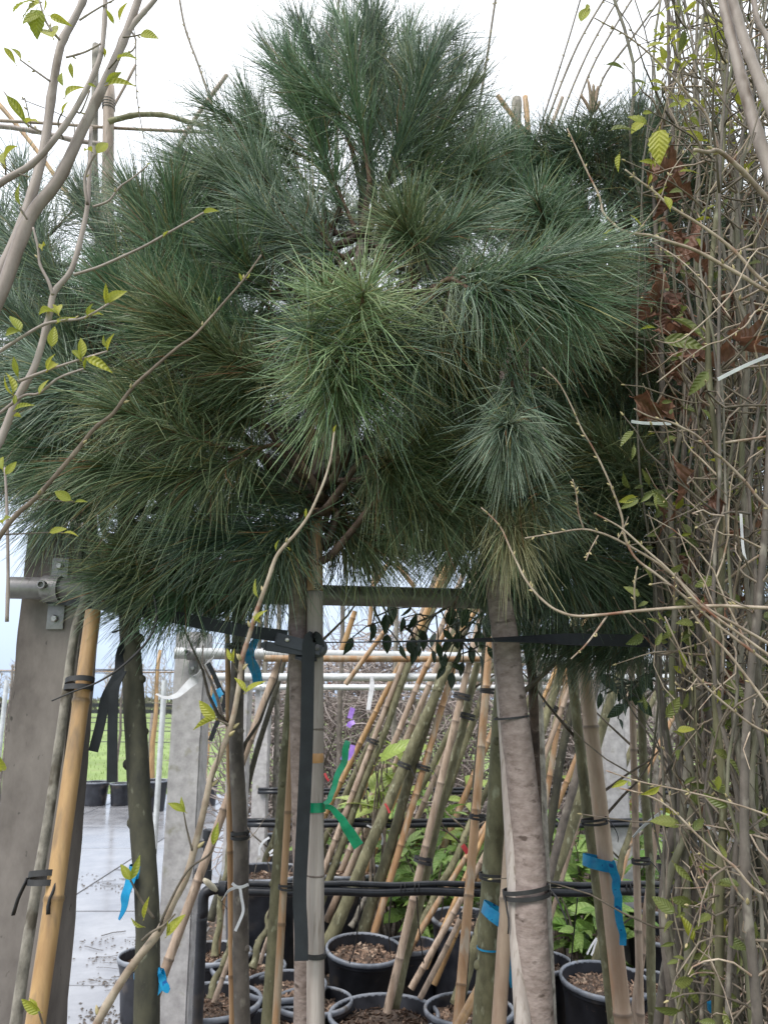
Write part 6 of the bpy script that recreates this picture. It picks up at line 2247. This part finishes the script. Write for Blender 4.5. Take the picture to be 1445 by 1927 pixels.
for k in range(270):
    py = rs_.uniform(900, 1935)
    px = rs_.uniform(1165 + (py - 900) * .09, 1445) if py < 1350 else rs_.uniform(1265, 1445)
    thicket_leaf(rs_.choice([0, 1, 2, 3, 4]), px, py, rs_.uniform(1.28, 1.7), 'dull' if rs_.random() < .85 else 'young', rs_.uniform(.016, .04), rs_)
for (px, py, s) in ((1262, 600, .075), (1250, 640, .07), (1282, 588, .04), (1240, 240, .05), (1395, 660, .09), (1270, 870, .1), (1290, 480, .06)):
    thicket_leaf(0 if s < .085 else 2, px, py, 1.3, 'dull' if s in (.075, .07, .04, .05) else 'dead', s, rs_, down=.7)
# ================================================================ ratchet strap, ribbons, ties, twine
def band_path(pts3, wv, width, thick, m, name, root=None, sub=6, label=None, cat=None, group=None, flutter=0.0, seed=0):
    sp = smooth(pts3, sub=sub)
    n = len(sp)
    if isinstance(wv, list):
        ws = []
        for i in range(n):
            t = i / (n - 1) * (len(wv) - 1)
            j = min(int(t), len(wv) - 2)
            ws.append((wv[j] * (1 - (t - j)) + wv[j + 1] * (t - j)).normalized())
    else:
        ws = [wv] * n
    if isinstance(width, (list, tuple)):
        wl = [width[min(int(i / (n - 1) * (len(width) - 1)), len(width) - 2)] * (1 - (i / (n - 1) * (len(width) - 1)) % 1 if i < n - 1 else 0) +
              width[min(int(i / (n - 1) * (len(width) - 1)) + 1, len(width) - 1)] * ((i / (n - 1) * (len(width) - 1)) % 1 if i < n - 1 else 1) for i in range(n)]
    else:
        wl = width
    if flutter:
        sp = [p + noise.noise_vector(p * 30 + Vector((seed, 0, 0))) * flutter * min(1.0, i_ / 7) for i_, p in enumerate(sp)]
    b = MB()
    b.strap(sp, ws, wl, thick)
    o = b.build(name, M[m], root, origin=None if root else pts3[0], angle=.7)
    if label:
        tag(o, label, cat, group)
    return o


Z = Vector((0, 0, 1))
# webbing: rib pattern across the band
t_ = M['strap'].node_tree
wv_ = t_.nodes.new('ShaderNodeTexWave')
wv_.inputs['Scale'].default_value = 160
wv_.bands_direction = 'X'
tc_ = t_.nodes.new('ShaderNodeTexCoord')
t_.links.new(tc_.outputs['Object'], wv_.inputs['Vector'])
bp_ = t_.nodes.new('ShaderNodeBump')
bp_.inputs['Strength'].default_value = .6
bp_.inputs['Distance'].default_value = .0012
t_.links.new(wv_.outputs['Fac'], bp_.inputs['Height'])
t_.links.new(bp_.outputs['Normal'], t_.nodes['Principled BSDF'].inputs['Normal'])

c = P(560, 1216, 1.55)
rat = thing('ratchet_strap', 'dark ratchet strap pulled tight round the pines with its tail hanging down', 'strap', c)
band_path([P(90, 1125, 1.75), P(170, 1134, 1.66), P(300, 1156, 1.585), P(400, 1176, 1.57), P(480, 1190, 1.56), P(540, 1198, 1.553)], Z, .0245, .0022, 'strap', 'left_webbing', rat)
band_path([P(606, 1209, 1.553), P(700, 1208, 1.55), P(820, 1206, 1.54), P(930, 1204, 1.53), P(1010, 1203, 1.54), P(1120, 1204, 1.60), P(1270, 1208, 1.72), P(1420, 1212, 1.84)],
          [Vector((0, 1, .05)), Vector((0, 1, .08)), Vector((0, 1, .16)), Vector((0, 1, .35)), Vector((0, .8, .6)), Z, Z, Z], .0245, .0022, 'strap', 'right_webbing', rat)
band_path([P(600, 1222, 1.535), P(594, 1201, 1.528), P(584, 1203, 1.527), P(580, 1240, 1.530), P(577, 1400, 1.54), P(570, 1560, 1.545), P(564, 1680, 1.545), P(567, 1760, 1.542), P(567, 1808, 1.54)],
          [Vector((1, 0, .1)), Vector((1, 0, 0)), Vector((1, 0, 0)), Vector((1, 0, 0)), Vector((1, .15, 0)), Vector((.9, .3, 0)), Vector((1, .1, 0)), Vector((1, -.1, 0)), Vector((1, 0, .25))], .0245, .0022, 'strap', 'hanging_tail', rat, sub=8)
q = P(598, 1219, 1.545)
b = MB()
b.lathe(q + Vector((0, .014, 0)), Vector((0, -1, 0)), [(.017, 0), (.0185, .002), (.0185, .022), (.014, .0235), (.0145, .026), (.006, .027), (.006, .03), (.003, .031)], 24)
b.build('spool', M['black_plastic'], rat, angle=.6)
for k, yy in enumerate((1.533, 1.565)):
    b = MB()
    a_, e_ = P(520, 1201, yy), P(604, 1222, yy)
    d = (e_ - a_)
    cc = (a_ + e_) / 2
    u = d.normalized()
    w_ = Vector((0, 1, 0)).cross(u).normalized()
    b.box(cc, u * (d.length / 2), Vector((0, .0016, 0)), w_ * .010, bev=.0012)
    fr = b.build('side_plate', M['black_plastic'], rat, angle=.6)
    if k == 0:
        b = MB()
        b.lathe(P(541, 1204, 1.5312), Vector((0, -1, 0)), [(.0045, 0), (.0045, .003), (.003, .0042)], 12)
        b.build('rivet', M['steel_bolt'], fr)
b = MB()
a_, e_ = P(502, 1216, 1.55), P(590, 1228, 1.55)
u = (e_ - a_).normalized()
w_ = Vector((0, 1, 0)).cross(u).normalized()
b.box((a_ + e_) / 2, u * ((e_ - a_).length / 2), Vector((0, .014, 0)), w_ * .0055, bev=.003)
b.build('handle', M['black_plastic'], rat, angle=.6)
b = MB()
b.tube([P(496, 1214, 1.536), P(496, 1214, 1.564)], .006, 12)
b.build('handle_grip', M['black_plastic'], rat, angle=.6)
b = MB()
a_, e_ = P(556, 1236, 1.548), P(596, 1239, 1.548)
b.tube([a_, (a_ + e_) / 2 + Vector((0, 0, -.003)), e_], [.004, .007, .006], 10)
b.build('pawl', M['black_plastic'], rat)

band_path([P(236, 1205, 1.60), P(226, 1230, 1.575), P(225, 1262, 1.555), P(214, 1285, 1.55), P(199, 1315, 1.548), P(190, 1360, 1.545), P(176, 1414, 1.545)],
          [Vector((.4, 1, 0)), Vector((.3, 1, 0)), Vector((1, .5, 0)), Vector((1, .1, .3)), Vector((1, 0, .3)), Vector((1, 0, .3)), Vector((1, 0, .3))], .0185, .002, 'strap', 'strap_tail',
          label='narrower strap tail hanging slanted left of the knobbly trunk', cat='strap', group='strap tails on the knobbly trunk')
band_path([P(231, 1262, 1.56), P(224, 1275, 1.553), P(216, 1295, 1.548), P(213, 1340, 1.545), P(212, 1400, 1.545), P(211, 1472, 1.545)], Vector((1, -.1, 0)), .0195, .002, 'strap', 'strap_tail',
          label='wider strap tail hanging straight down left of the knobbly trunk', cat='strap', group='strap tails on the knobbly trunk')
b = MB()
sp = smooth(ppath([(98, 1319), (140, 1301), (180, 1286), (220, 1262), (255, 1232), (280, 1203), (293, 1175), (295, 1150), (290, 1120)], 1.50, 1.54))
b.tube(sp, [.0014 + .0011 * min(1, i / 20) for i in range(len(sp))], 7)
tag(b.build('hanging_cable', M['rubber'], origin=sp[0]), 'thin black cord curving from the yellow bamboo past the knobbly trunk', 'cord')
b = MB()
b.tube(smooth([P(212, 1190, 1.55), P(220, 1188, 1.56), P(228, 1184, 1.58)]), .0018, 6)
tag(b.build('wire_stub', M['rubber'], origin=P(212, 1190, 1.55)), 'short dark wire stub left of the knobbly trunk top', 'wire')


def wrap(label, px, py, Y, rx, ry, h, m, axis, tails=(), cat='ribbon', group='blue ribbons on trunks and canes', tilt=0.0):
    """ribbon wound once round a stem with loose tails given as picture paths"""
    c = P(px, py, Y)
    root = thing('ribbon', label, cat, c, group)
    a = axis.normalized()
    u = Vector((1, 0, tilt))
    u = (u - a * u.dot(a)).normalized()
    v = a.cross(u)
    pts = []
    for i in range(33):
        t = 2 * math.pi * i / 32
        k = 1 + .02 * math.sin(5 * t)
        pts.append(c + u * rx * k * math.cos(t) + v * ry * k * math.sin(t) + Z * (tilt * rx * math.cos(t)))
    b = MB()
    b.strap(pts, a, h, .0012)
    b.build('wrap', M[m], root, angle=.8)
    for pth, wpx, wv, yo in tails:
        band_path([P(x, y, Y + yo) for x, y in pth], wv, [w * mpp(Y) for w in wpx], .001, m, 'loose_tail', root, flutter=.007, seed=px)
    return root


XV = Vector((1, -.15, .1))
wrap('blue ribbon with a pointed tail round the dark knobbly trunk', 266, 1638, 1.565, .0215, .0215, .021, 'ribbon_blue', Vector((-.03, 0, 1)),
     [([(250, 1640), (246, 1652), (242, 1675), (236, 1700), (227, 1728)], (20, 20, 17, 4), Vector((1, -.4, .3)), -.03)])
wrap('thin blue ribbon with loops low on the dark knobbly trunk', 277, 1834, 1.56, .0225, .0225, .007, 'ribbon_blue', Vector((-.03, 0, 1)),
     [([(298, 1832), (306, 1822), (312, 1840), (306, 1858), (296, 1872)], (8, 10, 12, 8), XV, -.015), ([(300, 1832), (308, 1840), (314, 1862), (318, 1866)], (6, 12, 14, 6), XV, -.02)])
wrap('wide blue ribbon slanting round the olive trunk and grey cane', 941, 1727, 1.95, .040, .040, .026, 'ribbon_blue', Vector((.3, 0, 1)),
     [([(964, 1745), (968, 1790), (966, 1830), (963, 1860)], (10, 16, 18, 10), XV, -.0), ([(966, 1745), (974, 1790), (976, 1825), (977, 1857)], (8, 12, 14, 6), XV, .01)], tilt=-.3)
wrap('thin blue band low on the olive trunk', 919, 1784, 2.0, .0265, .0265, .004, 'ribbon_blue', Vector((.05, 0, 1)))
wrap('blue ribbon with long tail round the thick orange bamboo', 1126, 1624, 2.2, .040, .030, .028, 'ribbon_blue', Vector((.1, 0, 1)),
     [([(1148, 1622), (1156, 1640), (1160, 1680), (1166, 1730), (1172, 1776)], (15, 14, 13, 11), XV, -.03)], tilt=-.12)
wrap('blue ribbon in the bottom right corner of the thicket', 1352, 1895, 1.6, .020, .015, .012, 'ribbon_blue', Vector((0, 0, 1)),
     [([(1345, 1890), (1355, 1885), (1366, 1900), (1372, 1925)], (10, 14, 12, 10), XV, -.02), ([(1343, 1890), (1340, 1905), (1352, 1925)], (10, 12, 8), XV, -.02), ([(1360, 1862), (1370, 1870), (1372, 1878)], (6, 9, 5), XV, 0)])
band_path([P(487, 1200, 2.15), P(476, 1212, 2.14), P(470, 1232, 2.12), P(478, 1256, 2.12), P(488, 1290, 2.12)], [Vector((1, 0, .2)), Vector((1, 0, .4)), XV, XV, XV], [.012, .028, .028, .026], .0012, 'ribbon_blue', 'ribbon',
          label='loose blue ribbon curling down from the sloping strap', cat='ribbon', group='blue ribbons on trunks and canes', flutter=.004)
band_path([P(418, 1300, 3.0), P(409, 1308, 3.0), P(404, 1322, 3.0), P(401, 1338, 3.0)], XV, [.03, .034, .03, .026], .0012, 'ribbon_blue', 'ribbon',
          label='small blue ribbon hanging right of the second concrete post', cat='ribbon', group='blue ribbons on trunks and canes', flutter=.004)
band_path([P(392, 1248, 3.05), P(404, 1272, 3.05), P(415, 1298, 3.05), P(424, 1312, 3.05), P(416, 1342, 3.05), P(406, 1368, 3.05), P(396, 1394, 3.05)], XV, .018, .002, 'strap', 'black_band',
          label='black rubber band hanging below the second rail end', cat='band')
band_path([P(294, 1306, 3.15), P(312, 1312, 3.15), P(332, 1308, 3.15), P(350, 1295, 3.15), P(372, 1272, 3.16), P(388, 1252, 3.2), P(404, 1236, 3.3)], [Vector((.1, .3, 1)), Vector((.1, .2, 1)), Vector((.3, .1, 1)), Vector((.4, .1, .9)), Vector((.4, .1, .9)), Vector((.2, 0, 1))],
          [.006, .012, .024, .036, .024, .010], .0008, 'ribbon_white', 'film_strip', label='white plastic film strip drooping from the second rail end', cat='plastic strip', flutter=.004)
wrap('green ribbon knotted round the pale centre stake', 594, 1518, 1.585, .0185, .0185, .0175, 'ribbon_green', Z,
     [([(611, 1514), (622, 1505), (632, 1480), (642, 1450), (650, 1422), (657, 1398)], (9, 9, 10, 11, 12, 10), Vector((1, -.2, .3)), -.02),
      ([(612, 1518), (626, 1524), (640, 1545), (656, 1568), (676, 1594)], (8, 10, 14, 18, 20), Vector((.8, -.2, .6)), -.025)], group='green ribbon')
band_path([P(699, 1272, 4.4), P(700, 1290, 4.4), P(697, 1310, 4.4), P(693, 1336, 4.4)], XV, [.014, .028, .026, .022], .0012, 'ribbon_white', 'plant_label', label='white plant label hanging among the leaning canes', cat='label')
for pth, lab in (([(664, 1332), (660, 1345), (658, 1352)], 'upper violet tag between the leaning canes'), ([(667, 1358), (659, 1362), (655, 1368)], 'lower violet tag between the leaning canes'),
                 ([(664, 1402), (660, 1418), (652, 1428), (642, 1424)], 'violet ribbon behind the green ribbon tail')):
    band_path([P(x, y, 4.7) for x, y in pth], XV, .03, .0012, 'ribbon_violet', 'violet_tag', label=lab, cat='tag', group='violet tags')
band_path([P(611, 1455, 4.2), P(614, 1462, 4.2), P(619, 1470, 4.2)], XV, .012, .001, 'ribbon_red', 'red_tag', label='small red tag right of the centre stake', cat='tag', group='red tags')
band_path([P(724, 1512, 4.6), P(729, 1520, 4.6), P(733, 1530, 4.6)], XV, .012, .001, 'ribbon_red', 'red_tag', label='small red tag on a pale leaning stem', cat='tag', group='red tags')
band_path([P(870, 1590, 4.0), P(874, 1596, 4.0), P(880, 1606, 4.0)], XV, .022, .001, 'ribbon_red', 'red_tag', label='pinkish red tag left of the tall yellow orange cane', cat='tag', group='red tags')


def twine(label, paths, Y, w, m='ribbon_white', group='white twine ties'):
    c = P(paths[0][0][0], paths[0][0][1], Y)
    root = thing('twine', label, 'twine', c, group)
    for pth in paths:
        sp = smooth([P(x, y, Y) for x, y in pth], sub=5)
        b = MB()
        b.strap(sp, Vector((.5, -.2, .8)) if abs(pth[0][0] - pth[-1][0]) > abs(pth[0][1] - pth[-1][1]) else Vector((1, -.2, .1)), w * mpp(Y), .0012)
        b.build('strand', M[m], root, angle=.8)


twine('white twine bow tied round the grey brown trunk', [[(437, 1662), (446, 1669), (456, 1669), (468, 1664)], [(447, 1669), (434, 1674), (426, 1682), (418, 1694)], [(452, 1670), (455, 1690), (458, 1708), (456, 1722), (443, 1752)]], 2.16, 5)
twine('white twine loop on the orange leaning cane', [[(488, 1610), (489, 1596), (496, 1584), (507, 1576)], [(507, 1606), (514, 1600), (522, 1598), (520, 1606), (508, 1610)], [(522, 1600), (532, 1603), (541, 1603)]], 2.9, 4)
twine('white cord bent over the pinkish cane and thin dark sapling', [[(1190, 1576), (1204, 1560), (1222, 1545), (1250, 1525), (1275, 1518), (1298, 1517)]], 1.75, 6)
twine('white cord running right through the thicket low down', [[(1308, 1544), (1335, 1560), (1370, 1578), (1410, 1592), (1460, 1612)]], 1.45, 6)
twine('white string dangling in the thicket at rail height', [[(1393, 965), (1395, 1000), (1397, 1030), (1402, 1056)]], 1.3, 5)
twine('short white strip poking left out of the thicket', [[(1187, 793), (1210, 796), (1240, 797), (1262, 797)]], 1.35, 6)
twine('thick white string at right edge above the thicket middle', [[(1350, 714), (1385, 696), (1420, 680), (1470, 660)]], 1.2, 7)
twine('white string loop on the leaning grey cane near the green ribbon', [[(690, 1553), (705, 1560), (716, 1566), (720, 1578), (718, 1590)]], 4.7, 3)
twine('white strings tied on the mossy stem in the right hand pot', [[(1122, 1765), (1112, 1780), (1104, 1796)], [(1122, 1768), (1116, 1788), (1112, 1798)]], 3.9, 3)

# thin drip tubes hanging from the near pipe
for k, (pth, lab) in enumerate((([(736, 1688), (733, 1720), (732, 1760), (735, 1800)], 'left drip tube'), ([(784, 1688), (786, 1720), (790, 1760), (797, 1812)], 'middle drip tube'), ([(834, 1690), (832, 1710), (829, 1730)], 'right drip tube'),
                                ([(678, 1690), (674, 1740), (668, 1780), (658, 1812)], 'drip tube running into the big tilted pot'), ([(1086, 1690), (1080, 1750), (1074, 1810)], 'drip tube running into the right hand pot'))):
    b = MB()
    b.tube(smooth([P(x, y, 3.38 + .15 * i) for i, (x, y) in enumerate(pth)]), .0028, 6)
    full = lab if len(lab.split()) > 4 else lab + ' hanging off the near black pipes'
    tag(b.build('drip_tube', M['black_pipe'], origin=P(pth[0][0], pth[0][1], 3.38)), full, 'tube', 'thin drip tubes')
# brown dry leaf lodged in the pine, and a brown leaf by the leader fork
rs = random.Random(91)
for (a, e, Y, ln, lab, i) in (((1010, 478), (1066, 478), 1.2, .05, 'brown dead leaf lying on the bluish spray at right', 0), ((600, 420), (632, 412), 1.5, .03, 'reddish brown dead leaf caught at the leader fork', 2)):
    d = P(e[0], e[1], Y) - P(a[0], a[1], Y)
    o = place('dead_leaf', LF['dead'][i], None, P(a[0], a[1], Y), d, Vector((0, -.7, .7)), d.length)
    tag(o, lab, 'leaf', 'dead leaves caught in the needles')
